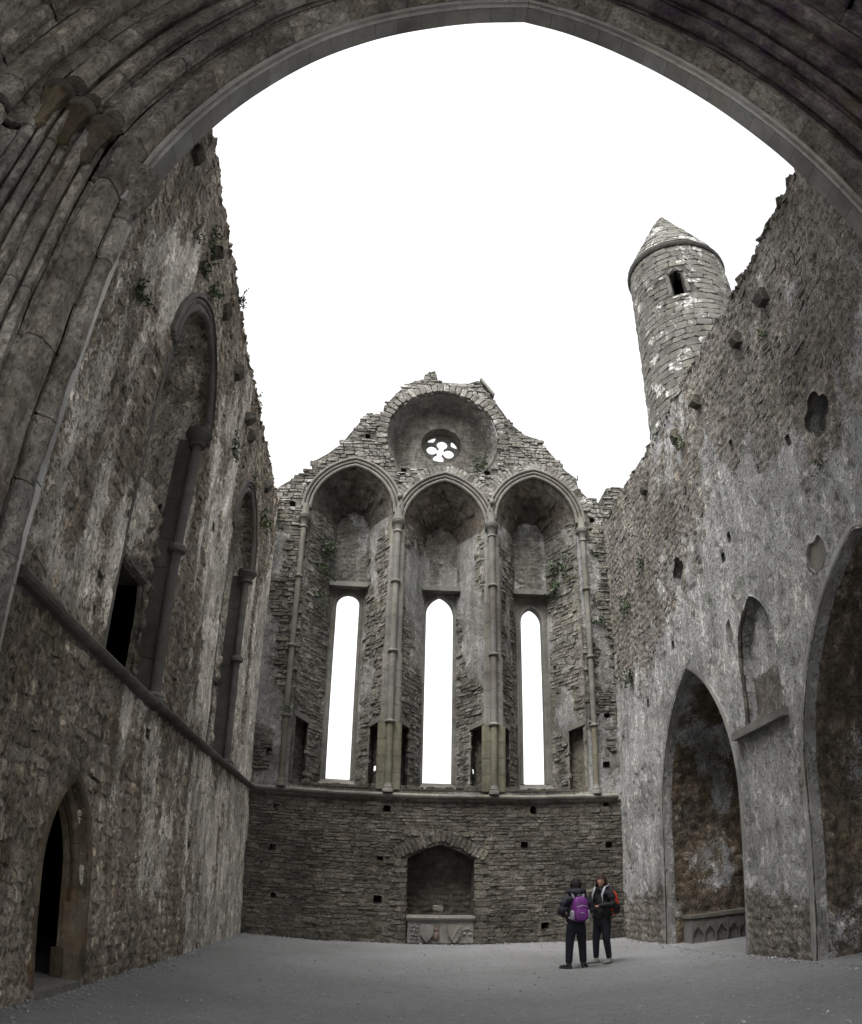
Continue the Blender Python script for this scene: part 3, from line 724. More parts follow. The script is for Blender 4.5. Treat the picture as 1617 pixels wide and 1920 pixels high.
def bay_shell(i, xc, e, spr):
    """splayed embrasure of one window: two splays, head, back, lancet and sill"""
    L = hypot(0.68, 1.18)
    for sgn in (1, -1):
        tx, ty = 0.68 / L * sgn, 1.18 / L; nx, ny = 1.18 / L * sgn, -0.68 / L
        ax, ay = xc - HW * sgn, YB + 0.02
        mp = (lambda ax, ay, tx, ty, nx, ny: lambda s, z, d: (ax + tx * s + nx * np.maximum(d, -0.07), ay + ty * s + ny * np.maximum(d, -0.07) - np.minimum(d + 0.07, 0), z))(ax, ay, tx, ty, nx, ny)
        pas = poly_sdf([(0.13, 3.95), (0.68, 3.95), (0.66, 5.53), (0.13, 5.66)])
        sd = 60 + 7 * i + (sgn > 0)
        def dfn(S, Z, sd=sd):
            p = 0.35 + 1.5 * (fbm(S * 1.4, Z * 0.5, sd) - 0.5) - 0.25 * sstep(5.9, 5.2, Z)
            f1, f2, cid = worley(S * 3.4 + 0.25 * fbm(S * 5, Z * 5, 3), Z * 8.5, sd)
            st = np.clip((f2 - f1) * 2.2, 0, 1) * 0.035 + (cid - 0.5) * 0.03
            q = sstep(0.42, 0.6, p)
            return (1 - q) * (0.4 * st - 0.012) + q * 0.022 * fbm(S * 4, Z * 4, 3), np.clip(p, 0, 1)
        for sc, zc, w_, h_ in rubble(0.02, L - 0.02, 3.82, spr, 0.08, 0.2, 0.14, 0.4, random.Random(500 + sd)):
            q_ = dfn(np.array([sc]), np.array([zc]))[1][0]
            if q_ > 0.46 or not clear([pas], sc, zc, w_, h_) or sc - w_ / 2 < 0.01 or sc + w_ / 2 > L or (abs(sc - 0.36) < 0.42 and 5.5 < zc < 5.8): continue
            MN.add(mp, sc, zc, w_ * 1.03, h_ * 1.05, rs.uniform(0.06, 0.095), -0.055, ((ny, -nx, 0), (nx, ny, 0)), M['north'], rot=rs.gauss(0, 0.05))
        sheet('splay', 0, L, 3.80, spr + 0.01, 0.035, [(pas, 0.53, 0)], dfn, mp, M['north'], END, 0.2, jit=0.05)
        # end of the mural passage
        sq = rect(0.41, 0.52, 4.42, 4.60) if i == 0 else rect(0.48, 0.60, 4.44, 4.60)
        hl = [(poly_sdf(sq), 0.3, 0)] if (i, sgn) in ((0, -1), (1, -1)) else []
        mp2 = (lambda m: lambda s, z, d: m(s, z, d - 0.5))(mp)
        def d2(S, Z):
            f1, f2, cid = worley(S * 3.4, Z * 7, 77)
            return np.clip((f2 - f1) * 2.2, 0, 1) * 0.05 + (cid - 0.5) * 0.03, np.zeros(S.shape)
        sheet('passage_wall', -0.1, 0.9, 3.8, 5.8, 0.04, hl, d2, mp2, M['lower'], END, 0.0)
        MB().prism([(0.03, 5.62), (0.70, 5.54), (0.70, 5.66), (0.03, 5.77)], mp, 0.025, -0.5).build('lintel', M['dressed'], END)
    # head of the embrasure
    fr = np.array(two_centre(xc, HW, e, spr, 26)); bk = np.array(two_centre(xc, 0.46, e * 0.4, spr, 26)); nr = 20
    V = []; P = []
    for r in range(nr + 1):
        t = r / nr; q = fr * (1 - t) + bk * t
        al = np.arange(len(q)) * 0.33; f1, f2, cid = worley(al, np.full(len(q), t * 5.0), 33 + i)
        dd = (0.10 * (fbm(q[:, 0] * 3 + t * 3, q[:, 1] * 3 + t * 5, 33 + i) - 0.5) + 0.09 * (cid - 0.5) + 0.05 * np.clip((f2 - f1) * 2, 0, 1)) * (np.minimum(1, 5 * t) if r < nr else 0.8)
        V.append(np.stack([q[:, 0], np.full(len(q), YB + 0.02 + 1.18 * t), q[:, 1] - dd], -1)); P.append(np.full(len(q), 0.25))
    m = len(fr); idx = np.arange((nr + 1) * m).reshape(nr + 1, m)
    F = np.stack([idx[:-1, :-1], idx[1:, :-1], idx[1:, 1:], idx[:-1, 1:]], -1).reshape(-1, 4)
    obj('arch_head', np.concatenate(V), F, M['vault'], END, attrs={'plaster': np.concatenate(P)})
    # back wall over the lintel
    mpb = lambda s, z, d: (s, YB + 1.2 - d, z)
    def d3(S, Z):
        p = 0.3 + 1.6 * (fbm(S * 1.6 + xc, Z * 0.8, 13 + i) - 0.5) + (0.2 if i == 2 else 0)
        f1, f2, cid = worley(S * 3.6, Z * 8.5, 71 + i); q = sstep(0.4, 0.6, p)
        return (1 - q) * (np.clip((f2 - f1) * 2.2, 0, 1) * 0.035 + (cid - 0.5) * 0.025) + q * 0.02, np.clip(p, 0, 1)
    bt = spr + 0.62
    sheet('masonry', xc - 0.47, xc + 0.47, 9.72, bt, 0.035, [], d3, mpb, M['north'], END)
    hwl, z0, z1, zs = [(0.33, 4.2, 9.52, 9.2), (0.395, 4.19, 9.58, 9.0), (0.31, 4.2, 9.31, 8.85)][i]
    if i == 0:
        lan = [(xc + hwl, z0), (xc + hwl, zs)] + [(xc + hwl * cos(a), zs + (z1 - zs) * sin(a)) for a in [pi * k / 12 for k in range(1, 12)]] + [(xc - hwl, zs), (xc - hwl, z0)]
    else:
        lan = arch_pts(xc, hwl, zs, z1, z0)
    mpf = lambda s, z, d: (s, YB + 1.26 - d, z)
    sheet('window', xc - 0.5, xc + 0.5, 3.9, 9.7, 0.04, [(poly_sdf(lan), 0.26, 0)], lambda S, Z: (0.006 * (fbm(S * 6, Z * 6, 2) - 0.5), np.zeros(S.shape)), mpf, M['dressed'], END, jit=0.008)
    # chamfered frame stones round the light
    path = [(xc - hwl, z0)] + [(x, z) for x, z in lan[::-1] if z > z0 + 0.01] + [(xc + hwl, z0)]
    path = [path[0]] + [p for p in path[1:-1]] + [path[-1]]
    voussoirs('frame_stone', path, [(-0.008, -0.12), (-0.008, 0.0), (0.02, 0.03), (0.075, 0.03)], lambda a, b, q: (a, YB + 1.26 - q, b), M['dressed'], END, 0.55, 4, 0.006, 0.06)
    # lintel slab and sloping sill
    MB().box(xc - 0.54, xc + 0.54, YB + 0.92, YB + 1.3, 9.60, 9.74).build('lintel', M['dressed'], END)
    sl = MB(); sl.add([(xc - 0.5, YB + 0.72, 3.97), (xc + 0.5, YB + 0.72, 3.97), (xc + 0.42, YB + 1.3, 4.2), (xc - 0.42, YB + 1.3, 4.2),
                       (xc - 0.5, YB + 0.72, 3.8), (xc + 0.5, YB + 0.72, 3.8), (xc + 0.42, YB + 1.3, 3.8), (xc - 0.42, YB + 1.3, 3.8)],
                      [(0, 1, 2, 3), (0, 4, 5, 1), (1, 5, 6, 2), (3, 2, 6, 7), (0, 3, 7, 4)]); sl.build('sill', M['dressed'], END)
    MB().box(xc - HW, xc + HW, YB + 0.02, YB + 0.74, 3.6, 3.88).build('ledge', M['lower'], END)
    for k in range(9):
        sx = xc - 1.0 + 0.25 * k
        MN.add(mpN, sx + rs.uniform(-0.03, 0.03), 3.92, 0.24, rs.uniform(0.1, 0.17), 0.16, -0.22 - (0.3 if abs(sx - xc) < 0.6 else 0), NV, M['lower'])
for i, b in enumerate(BAYS): bay_shell(i, *b)

# mouldings over the three bays
PROF = [(0, -0.06)] + roll(0.05, 0.04, 0.05, 205, 0, 5) + [(0.115, 0.02)] + roll(0.155, 0.065, 0.042, 200, -10, 5) + [(0.212, 0.03)] + roll(0.25, 0.095, 0.045, 190, -20, 5) + [(0.30, 0.03), (0.30, -0.05)]
for xc, e, spr in BAYS:
    voussoirs('arch_moulding', two_centre(xc, HW + 0.012, e, spr), PROF, lambda a, b, q: (a, YB - q, b), M['dressed'], END, 0.62, 4, 0.006, 0.05)
SH = [-2.325, 0.2875, 2.9075, 5.53]
for k, x in enumerate(SH):
    inner = 0 < k < 3
    yy = YB - 0.10
    for (za, zb, wd) in ([(3.84, 5.55, 0.30), (5.55, 7.4, 0.25), (7.4, 9.36, 0.22), (9.36, 11.0, 0.20)] if inner else []):
        nb = 4
        for q in range(nb):
            a, b = za + (zb - za) * q / nb, za + (zb - za) * (q + 1) / nb
            MB().prism([(x - wd, 0), (x + wd, 0), (x + wd, 0.015), (x + wd - 0.05, 0.045), (x - wd + 0.05, 0.045), (x - wd, 0.015)],
                       lambda u, v, d: (u, YB - v + 0.0, d), a + 0.004, b - 0.004).build('pilaster_stone', M['olive'] if zb < 6 else M['dressed'], END)
            if q == 0:
                pass
    r0 = 0.085 if inner else 0.075
    if inner:
        for sx in (-1, 1):
            MB().lathe(x + sx * 0.0, yy, [(3.9, r0 + 0.0), (3.92, r0)], 12) if False else None
    MB().lathe(x, yy, [(3.76, r0 * 1.6), (3.84, r0 * 1.6), (3.865, r0 * 1.35), (3.89, r0 * 1.45), (3.92, r0 * 1.15), (4.0, r0 * 1.02)], 16).build('base', M['dressed'], END, smooth=True)
    zs = [4.0, 5.56, 7.43, 9.38, 10.86]
    for a, b in zip(zs[:-1], zs[1:]):
        md = (a + b) / 2
        MB().lathe(x, yy, [(a + 0.003, r0), (md - 0.003, r0)], 14).build('shaft', M['olive'] if b < 6 else M['dressed'], END, smooth=True)
        MB().lathe(x, yy, [(md + 0.003, r0), (b - 0.003, r0)], 14).build('shaft', M['olive'] if b < 6 else M['dressed'], END, smooth=True)
    for z in zs[1:-1]:
        MB().lathe(x, yy, [(z - 0.05, r0), (z - 0.03, r0 * 1.45), (z, r0 * 1.6), (z + 0.03, r0 * 1.45), (z + 0.05, r0)], 16).build('shaft_ring', M['dressed'], END, smooth=True)
    cp = [(10.84, r0), (10.86, r0 * 1.35), (10.9, r0 * 1.35), (10.92, r0 * 1.1), (11.0, r0 * 1.25), (11.1, r0 * 1.75), (11.12, r0 * 2.1), (11.16, r0 * 2.25), (11.18, r0 * 1.95), (11.21, r0 * 2.2), (11.26, r0 * 2.1)]
    MB().lathe(x, yy, cp, 18).build('capital', M['dressed'], END, smooth=True)
    MB().lathe(x, yy + 0.02, [(11.26, r0 * 1.5), (11.6, r0 * 1.25)], 12).build('springer', M['dressed'], END, smooth=True)
# label stops between the hoods
for x, z in ((0.3, 11.98), (2.93, 11.95)):
    MB().ellipsoid((x, YB - 0.14, z), (0.08, 0.07, 0.09), 10, 7).build('label_stop', M['dressed'], END, smooth=True)

# rose window in the gable
t = [radians(-43.5 + 267 * k / 40) for k in range(41)]
fr = np.array([(1.5 + 1.66 * cos(a), 14.15 + 1.66 * sin(a)) for a in t]); bk = np.array([(1.52 + 1.42 * cos(a), 14.22 + 1.42 * sin(a)) for a in t])
fr = np.vstack([fr, fr[:1]]); bk = np.vstack([bk, bk[:1]])
fr = np.vstack([resample(fr[:-1], 0.08), resample(fr[-2:], 0.08)[1:]]); bkk = resample(bk[:-1], 0.08)
m = len(fr); bs = np.concatenate([[0], np.cumsum(np.hypot(*np.diff(bk, axis=0).T))]); fs_ = np.concatenate([[0], np.cumsum(np.hypot(*np.diff(fr, axis=0).T))])
bk = np.stack([np.interp(fs_ / fs_[-1] * bs[-1], bs, bk[:, 0]), np.interp(fs_ / fs_[-1] * bs[-1], bs, bk[:, 1])], 1)
V, nr = [], 12
for r in range(nr + 1):
    q = fr * (1 - r / nr) + bk * (r / nr); f1, f2, cid = worley(fs_ * 7, np.full(m, r * 0.5), 12)
    k = 1 + (0.03 * (cid - 0.5) + 0.02 * np.clip(f2 - f1, 0, 0.5)) * (1 if 0 < r < nr else 0)
    V.append(np.stack([1.5 + (q[:, 0] - 1.5) * k, np.full(m, YB + 0.02 + 0.83 * r / nr), 14.2 + (q[:, 1] - 14.2) * k], -1))
idx = np.arange((nr + 1) * m).reshape(nr + 1, m)
F = np.stack([idx[:-1, :-1], idx[1:, :-1], idx[1:, 1:], idx[:-1, 1:]], -1).reshape(-1, 4)
obj('arch_head', np.concatenate(V), F, M['gable'], END, attrs={'tint': np.full(m * (nr + 1), 1.4)})
def d5(S, Z):
    f1, f2, cid = worley(S * 2.6, Z * 9, 44); ring = sstep(0.74, 0.8, np.hypot(S - rose_c[0], Z - rose_c[1]))
    return ring * (np.clip((f2 - f1) * 2, 0, 1) * 0.03 + (cid - 0.5) * 0.02), 0.3 * np.ones(S.shape)
sheet('masonry', -0.1, 3.1, 12.9, 15.9, 0.035, [(circ_sdf(*rose_c, 0.62), 0.42, 0)], d5, lambda s, z, d: (s, YB + 0.85 - d, z), M['north'], END, 0.3, jit=0.004)
lob = [circ_sdf(rose_c[0] + 0.27 * cos(a), rose_c[1] + 0.27 * sin(a), 0.175) for a in (radians(78), radians(168), radians(258), radians(348))]
# quatrefoil: upper and lower lobes run together through the middle; the side lobes stand alone
spand = []
for a0 in (33, 123, 213, 303):
    a = radians(a0)
    spand.append(poly_sdf([(rose_c[0] + r * cos(a + o), rose_c[1] + r * sin(a + o)) for r, o in ((0.40, 0), (0.5, 0.27), (0.575, 0.31), (0.585, 0.1), (0.585, -0.1), (0.575, -0.31), (0.5, -0.27))]))
tr = union(*lob, circ_sdf(rose_c[0], rose_c[1], 0.13), *spand)
sheet('tracery', rose_c[0] - 0.66, rose_c[0] + 0.66, rose_c[1] - 0.66, rose_c[1] + 0.66, 0.022, [(tr, 0.1, 0)], lambda S, Z: (0 * S, 0 * S), lambda s, z, d: (s, YB + 1.24 - d, z), M['dressed'], END, jit=0.0, flush=0.02, rows=1)

# string course along the end wall and the blocks of it
def string_course(parent, p0, p1, out, z, mat, piece=0.95):
    d = Vector(p1) - Vector(p0); n = int(round(d.length / piece)); u = d.normalized()
    for k in range(n):
        a = Vector(p0) + d * (k / n) + u * 0.004; b = Vector(p0) + d * ((k + 1) / n) - u * 0.004
        j = random.uniform(-0.008, 0.008); h = random.uniform(-0.008, 0.008)
        prof = [(-0.08, -0.11), (0.0, -0.11), (0.02, -0.05), (0.10 + j, -0.045), (0.135 + j, -0.02), (0.15 + j, 0.02), (0.13 + j, 0.05), (0.02, 0.085), (-0.08, 0.085)]
        v = [(p.x + out[0] * q, p.y + out[1] * q, z + h + r) for p in (a, b) for q, r in prof]
        m_ = len(prof)
        f = [(i, (i + 1) % m_, (i + 1) % m_ + m_, i + m_) for i in range(m_)] + [tuple(range(m_))[::-1], tuple(range(m_, 2 * m_))]
        obj('string_stone', v, f, mat, parent, smooth=False)
string_course(END, (XL + 0.12, YB, 0), (XR - 0.12, YB, 0), (0, -1), 3.68, M['dressed'])

# back of the tomb niche
def d6(S, Z):
    f1, f2, cid = worley(S * 2.6, Z * 6.5, 51)
    return np.clip((f2 - f1) * 2, 0, 1) * 0.05 + (cid - 0.5) * 0.03, np.zeros(S.shape)
sheet('niche_back', 0.7, 2.6, -0.1, 2.7, 0.04, [], d6, lambda s, z, d: (s, YB + 0.72 - d, z), M['lower'], END)
MB().box(0.83, 2.44, YB + 0.1, YB + 0.75, -0.05, 0.62).build('niche_bench', M['lower'], END)
# outer skin of the end wall
sk = [poly_sdf(rect(b[0] - 0.52, b[0] + 0.52, 3.9, 9.75)) for b in BAYS] + [circ_sdf(*rose_c, 0.75), poly_sdf(rect(-0.5, 0.22, 4.2, 4.9)), poly_sdf(rect(2.1, 2.86, 4.2, 4.9))]
MB().box(-3.6, 7.4, YB + 1.0, YB + 1.4, -0.2, 3.2).build('outer_face', M['dark'], END)
sheet('outer_face', -3.6, 7.4, 2.9, 17.0, 0.12, [(gout, 0.02, 1), (union(*sk), 0.1, 0)], lambda S, Z: (0.02 * (fbm(S * 3, Z * 3, 2) - 0.5), 0 * S), lambda s, z, d: (s, YB + 1.42 - d, z), M['north'], END)
MN.build(END)

# ================================================================== SIDE WALLS
def wall_relief(S, Z, p, sd):
    q = sstep(0.40, 0.58, p)
    f1, f2, cid = worley(S * 4.2 + 0.4 * fbm(S * 3, Z * 3, sd), Z * 6.0, sd)
    bare = -0.008 + 0.03 * np.clip((f2 - f1) * 2, 0, 1) + 0.02 * (cid - 0.5) + 0.045 * (fbm(S * 2.6, Z * 1.8, sd + 7) - 0.5)
    pl = 0.018 + 0.03 * (fbm(S * 2.2, Z * 1.6, sd + 1) - 0.5) - 0.03 * sstep(0.62, 0.72, fbm(S * 6, Z * 3.5, sd + 2))
    return q * pl + (1 - q) * bare + 0.06 * (fbm(S * 0.7, Z * 0.7, sd + 3) - 0.5)

def quad_foil(c, z, r):
    k = r * 0.52
    return union(*[circ_sdf(c + k * cos(a), z + k * sin(a), r * 0.5) for a in (0, pi / 2, pi, 3 * pi / 2)])

# ---- west wall
WEST = thing('side_wall', 'tall dark rubble wall on the left with blocked lancet windows, string course and pointed doorway', 'wall', (XL, 11.7, 0))
mpW = lambda s, z, d: (XL + d, s, z)
WV = ((0, -1, 0), (1, 0, 0))
def plW(S, Z):
    p = 0.42 + 1.5 * (fbm(S * 0.55 + 2, Z * 0.22, 101) - 0.5) + 0.95 * (fbm(S * 2.6, Z * 0.8, 102) - 0.5)
    p = p - 0.5 * sstep(8.9, 8.2, S) * sstep(4.2, 3.4, Z) - 0.35 * sstep(1.4, 0.2, Z) * sstep(12.5, 10.5, S)
    p = p + 0.22 * sstep(9.2, 10.5, S) * sstep(3.8, 3.3, Z) + 0.35 * sstep(17.2, 17.9, S) - 0.25 * sstep(8.6, 10.8, Z)
    p = p + 0.12 * sstep(10.2, 10.8, S) * sstep(3.7, 4.2, Z) * sstep(8.5, 7, Z)
    return np.clip(p, 0, 1)
W1 = (9.01, 1.17, 0.25, 8.15); W2 = (14.65, 1.17, 0.25, 8.15)
def low_poly(c, hw, z0=3.74, z1=6.9): return rect(c - hw, c + hw, z0, z1)
def win_poly(c, hw, e, spr, z0=3.74): return [(c + hw, z0)] + two_centre(c, hw, e, spr)[::-1] + [(c - hw, z0)]
door_poly = arch_pts(7.60, 0.62, 1.25, 2.26, 0.06)
w_holes = union(poly_sdf(win_poly(*W1)), poly_sdf(win_poly(*W2)))
w_door = poly_sdf(door_poly)
w_put = union(*[poly_sdf(put_poly(y, z, rs)) for y, z in ((7.32, 4.44), (9.92, 3.26), (12.35, 5.35), (11.9, 7.4), (17.0, 6.6), (12.9, 1.9))])
def top_line(s0, s1, z, sd, amp=0.14):
    x = np.arange(s0, s1 + 0.01, 0.22); r = np.random.default_rng(sd)
    zz = z + amp * (fbm(x * 0.6, x * 0 + sd, sd) - 0.5) * 2 + r.uniform(-0.06, 0.06, len(x))
    p = []
    for a, b in zip(x, zz): p += [(a, b), (a + 0.2, b + r.uniform(-0.02, 0.02))]
    return p
wtop = top_line(4.3, 19.2, TOP, 6)
w_out = outline_sdf([(4.3, -1)] + wtop + [(19.6, -1)])
def dW(S, Z): p = plW(S, Z); return wall_relief(S, Z, p, 110), p
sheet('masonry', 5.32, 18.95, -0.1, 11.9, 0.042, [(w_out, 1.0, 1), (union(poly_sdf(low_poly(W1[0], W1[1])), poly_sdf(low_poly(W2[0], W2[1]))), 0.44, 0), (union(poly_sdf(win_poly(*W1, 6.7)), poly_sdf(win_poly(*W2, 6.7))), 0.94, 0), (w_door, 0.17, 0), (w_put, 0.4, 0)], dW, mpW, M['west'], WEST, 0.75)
MW = Masonry(0.75); rw = random.Random(51)
rings_w = [poly_sdf(win_poly(c, hw + 0.24, e, spr, 3.6)) for c, hw, e, spr in (W1, W2)] + [poly_sdf(arch_pts(7.60, 0.74, 1.25, 2.40, -0.1))]
for lay, zz0, zz1, hm, hM, wm, wM in ((1, -0.05, 3.58, 0.13, 0.34, 0.2, 0.52), (2, 3.8, 11.5, 0.11, 0.28, 0.18, 0.46)):
    for sc, zc, w_, h_ in rubble(5.75, 18.9, zz0, zz1, hm, hM, wm, wM, random.Random(60 + lay), 0.022):
        A = (np.array([sc]), np.array([zc]))
        if plW(*A)[0] > 0.47 or w_out(*A)[0] < 0.05 or not clear(rings_w + [w_put], sc, zc, w_, h_): continue
        b = 0.06 * (fbm(np.array([sc * 0.7]), np.array([zc * 0.7]), 113)[0] - 0.5)
        MW.add(mpW, sc, zc, w_ * 1.04, h_ * 1.04, rw.uniform(0.065, 0.1), -0.068 + b, WV, M['west'], rot=rw.gauss(0, 0.16))
# capping stones on the ragged top
for k in range(64):
    s_ = 5.6 + 13.3 * k / 63
    zt = np.interp(s_, [q[0] for q in wtop], [q[1] for q in wtop])
    MW.add(mpW, s_, zt + rw.uniform(-0.09, -0.02), rw.uniform(0.16, 0.34), rw.uniform(0.10, 0.2), 0.33, -0.32 + rw.uniform(0, 0.03), WV, M['west'], rot=rw.uniform(-0.08, 0.08))
sheet('outer_face', 5.3, 19.2, -0.1, 11.9, 0.15, [(w_out, 0.02, 1), (union(poly_sdf(rect(6.5, 11.9, -0.2, 2.9)), poly_sdf(rect(7.9, 12.4, 3.55, 7.1)), poly_sdf(rect(13.5, 18.2, 3.55, 7.1))), 0.05, 0)], lambda S, Z: (0 * S, 0 * S), lambda s, z, d: (XL - 0.96 + d, s, z), M['west'], WEST)
MW.build(WEST)
WPROF = [(0.0, -0.2), (0.0, -0.03)] + roll(0.07, 0.0, 0.07, 180, 20, 5) + [(0.145, -0.02)] + roll(0.185, 0.03, 0.045, 200, 0, 4) + [(0.235, 0.0), (0.24, 0.09), (0.30, 0.075), (0.31, -0.02)]
for wi, (c, hw, e, spr) in enumerate((W1, W2)):
    mpB = lambda s, z, d: (XL - 0.41 + d, s, z)
    dh = poly_sdf([(c - 0.45, 3.6), (c + 1.10, 3.6), (c + 1.05, 4.2), (c + 1.08, 4.9), (c + 0.98, 5.45), (c - 0.45, 5.4)]) if wi == 0 else poly_sdf([(c - 0.6, 3.6), (c + 0.76, 3.6), (c + 0.74, 5.5), (c - 0.6, 5.45)])
    def dB(S, Z, wi=wi):
        f1, f2, cid = worley(S * 2.6 + 0.5 * fbm(S * 3, Z * 3, 3), Z * 3.6, 120 + wi)
        p = 0.45 + 1.5 * (fbm(S * 1.2, Z * 0.8, 121 + wi) - 0.5)
        up = 0.5 * sstep(6.75, 6.95, Z + 0.5 * (fbm(S * 2.2, Z * 1.5, 33) - 0.5))
        return -up + 0.10 * np.clip((f2 - f1) * 1.6, 0, 1) * (1 - sstep(0.4, 0.6, p)) + 0.05 * (cid - 0.5) + 0.1 * (fbm(S * 1.3, Z * 1.3, 9) - 0.5), np.clip(p, 0, 1)
    sheet('blocking', c - 1.4, c + 1.4, 3.6, 10.1, 0.045, [(dh, 0.10, 0)], dB, mpB, M['west'], WEST, 0.2, jit=0.05)
    MB().prism([(c - 0.6, 5.43), (c + 1.12, 5.47), (c + 1.12, 5.72), (c - 0.6, 5.68)], mpB, 0.035, -0.45).build('lintel', M['brown'], WEST)
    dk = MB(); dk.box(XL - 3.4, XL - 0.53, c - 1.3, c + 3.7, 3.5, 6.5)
    dk.f = [f for k, f in enumerate(dk.f) if k != 5]; dk.build('wall_chamber', M['soot_and_shade'], WEST)
    voussoirs('arch_moulding', two_centre(c, hw + 0.005, e, spr), WPROF, lambda a, b, q: (XL + q, a, b), M['brown'], WEST, 0.6, 4, 0.006, 0.06)
    for sgn in (1, -1):
        yc = c + sgn * (hw + 0.0) - sgn * 0.09
        xx = XL - 0.03
        z = 3.76
        while z < 8.0:
            z2 = min(8.1, z + random.uniform(0.42, 0.7))
            y0, y1 = (c + sgn * (hw - 0.02), c + sgn * (hw + random.choice((0.06, 0.1, 0.08))))
            v = MB(); v.box(XL - 0.38, XL + 0.012, min(y0, y1), max(y0, y1), z + 0.004, z2 - 0.004); v.build('jamb_stone', M['brown'], WEST)
            z = z2
        if sgn < 0: continue
        zs = [3.76, 6.08, 7.95]
        MB().lathe(xx, yc, [(3.70, 0.165), (3.78, 0.165), (3.80, 0.14), (3.83, 0.15), (3.88, 0.112)], 16).build('base', M['brown'], WEST, smooth=True)
        for a, b in zip(zs[:-1], zs[1:]):
            md = (a + b) / 2
            MB().lathe(xx, yc, [(a + 0.1, 0.078), (md - 0.003, 0.078)], 16).build('shaft', M['brown'], WEST, smooth=True)
            MB().lathe(xx, yc, [(md + 0.003, 0.078), (b, 0.078)], 16).build('shaft', M['brown'], WEST, smooth=True)
        MB().lathe(xx, yc, [(6.02, 0.078), (6.05, 0.14), (6.1, 0.145), (6.14, 0.135), (6.18, 0.078)], 16).build('shaft_ring', M['brown'], WEST, smooth=True)
        MB().lathe(xx, yc, [(7.9, 0.078), (7.92, 0.14), (7.95, 0.14), (7.97, 0.11), (8.02, 0.13), (8.08, 0.18), (8.11, 0.22), (8.15, 0.225), (8.17, 0.2), (8.2, 0.21)], 18).build('capital', M['brown'], WEST, smooth=True)
string_course(WEST, (XL, 5.4, 0), (XL, YB - 0.02, 0), (1, 0), 3.68, M['brown'], 0.9)
# doorway: moulded ring, inner order, plinth, step
dpath = [(7.60 - 0.62, 0.1)] + [(7.60 + (q - 7.60) * 1.0, z) for q, z in arch_pts(7.60, 0.62, 1.25, 2.26, 0.06)[1:-1][::-1]] + [(7.60 + 0.62, 0.1)]
voussoirs('door_stone', dpath, [(0.0, -0.16), (-0.004, -0.02), (0.03, 0.02), (0.10, 0.02), (0.12, -0.01)], lambda a, b, q: (XL + q, a, b), M['door'], WEST, 0.42, 3, 0.006, 0.08)
dpath2 = [(7.60 - 0.55, 0.1)] + [(q, z) for q, z in arch_pts(7.60, 0.55, 1.25, 2.17, 0.06)[1:-1][::-1]] + [(7.60 + 0.55, 0.1)]
voussoirs('door_stone', dpath2, [(0.08, -0.19)] + roll(0.05, -0.13, 0.045, 250, 60, 5) + [(0.09, -0.07)], lambda a, b, q: (XL + q, a, b), M['door'], WEST, 0.5, 3, 0.006, 0.05)
inner = arch_pts(7.60, 0.53, 1.22, 2.13, 0.05)
sheet('door_frame', 6.8, 8.4, 0.0, 2.5, 0.04, [(poly_sdf(inner), 0.10, 0)], lambda S, Z: (0.01 * (fbm(S * 6, Z * 6, 2) - 0.5), np.zeros(S.shape)), lambda s, z, d: (XL - 0.16 + d, s, z), M['door'], WEST, 0.0, jit=0.01)
MB().box(XL - 0.19, XL + 0.005, 8.1, 8.25, 0.0, 0.95).build('plinth', M['door'], WEST)
MB().box(XL - 0.27, XL - 0.16, 8.0, 8.22, 0.0, 0.42).build('plinth', M['door'], WEST)
MB().box(XL - 0.75, XL + 0.05, 6.98, 8.12, -0.02, 0.085).build('door_sill', M['tomb'], WEST)
pb = MB().box(XL - 3.2, XL - 0.29, 6.4, 12.0, -0.3, 3.0); pb.f = [f for k, f in enumerate(pb.f) if k != 5]; pb.build('passage', M['soot_and_shade'], WEST)
def corbels(parent, mp, pts, mat, sgn):
    for y, z in pts:
        a, h, dp = random.uniform(0.10, 0.14), random.uniform(0.2, 0.28), random.uniform(0.14, 0.24)
        v = []
        for d, kz, ka in ((-0.1, 1.0, 1.0), (0.6 * dp, random.uniform(0.8, 0.95), 0.95), (dp, random.uniform(0.4, 0.6), random.uniform(0.6, 0.85))):
            for aa, bb in ((-1, -1), (1, -1), (1, 1), (-1, 1)):
                zz = z + h / 2 - (0.06 * random.random() if d == dp else 0) if bb > 0 else z + h / 2 - h * kz
                v.append(mp(y + aa * a * ka + random.uniform(-0.035, 0.035), zz + random.uniform(-0.03, 0.03), d))
        f = [(0, 1, 2, 3)] + [(r * 4 + i, r * 4 + (i + 1) % 4, (r + 1) * 4 + (i + 1) % 4, (r + 1) * 4 + i) for r in (0, 1) for i in range(4)] + [(8, 9, 10, 11)]
        obj('corbel', v, f, mat, parent, smooth=False)
corbels(WEST, mpW, [(6.35, 10.55), (8.28, 10.52), (9.76, 10.52), (11.36, 10.45), (12.93, 10.45), (13.55, 10.40), (16.2, 10.7)], M['corbel'], 1)

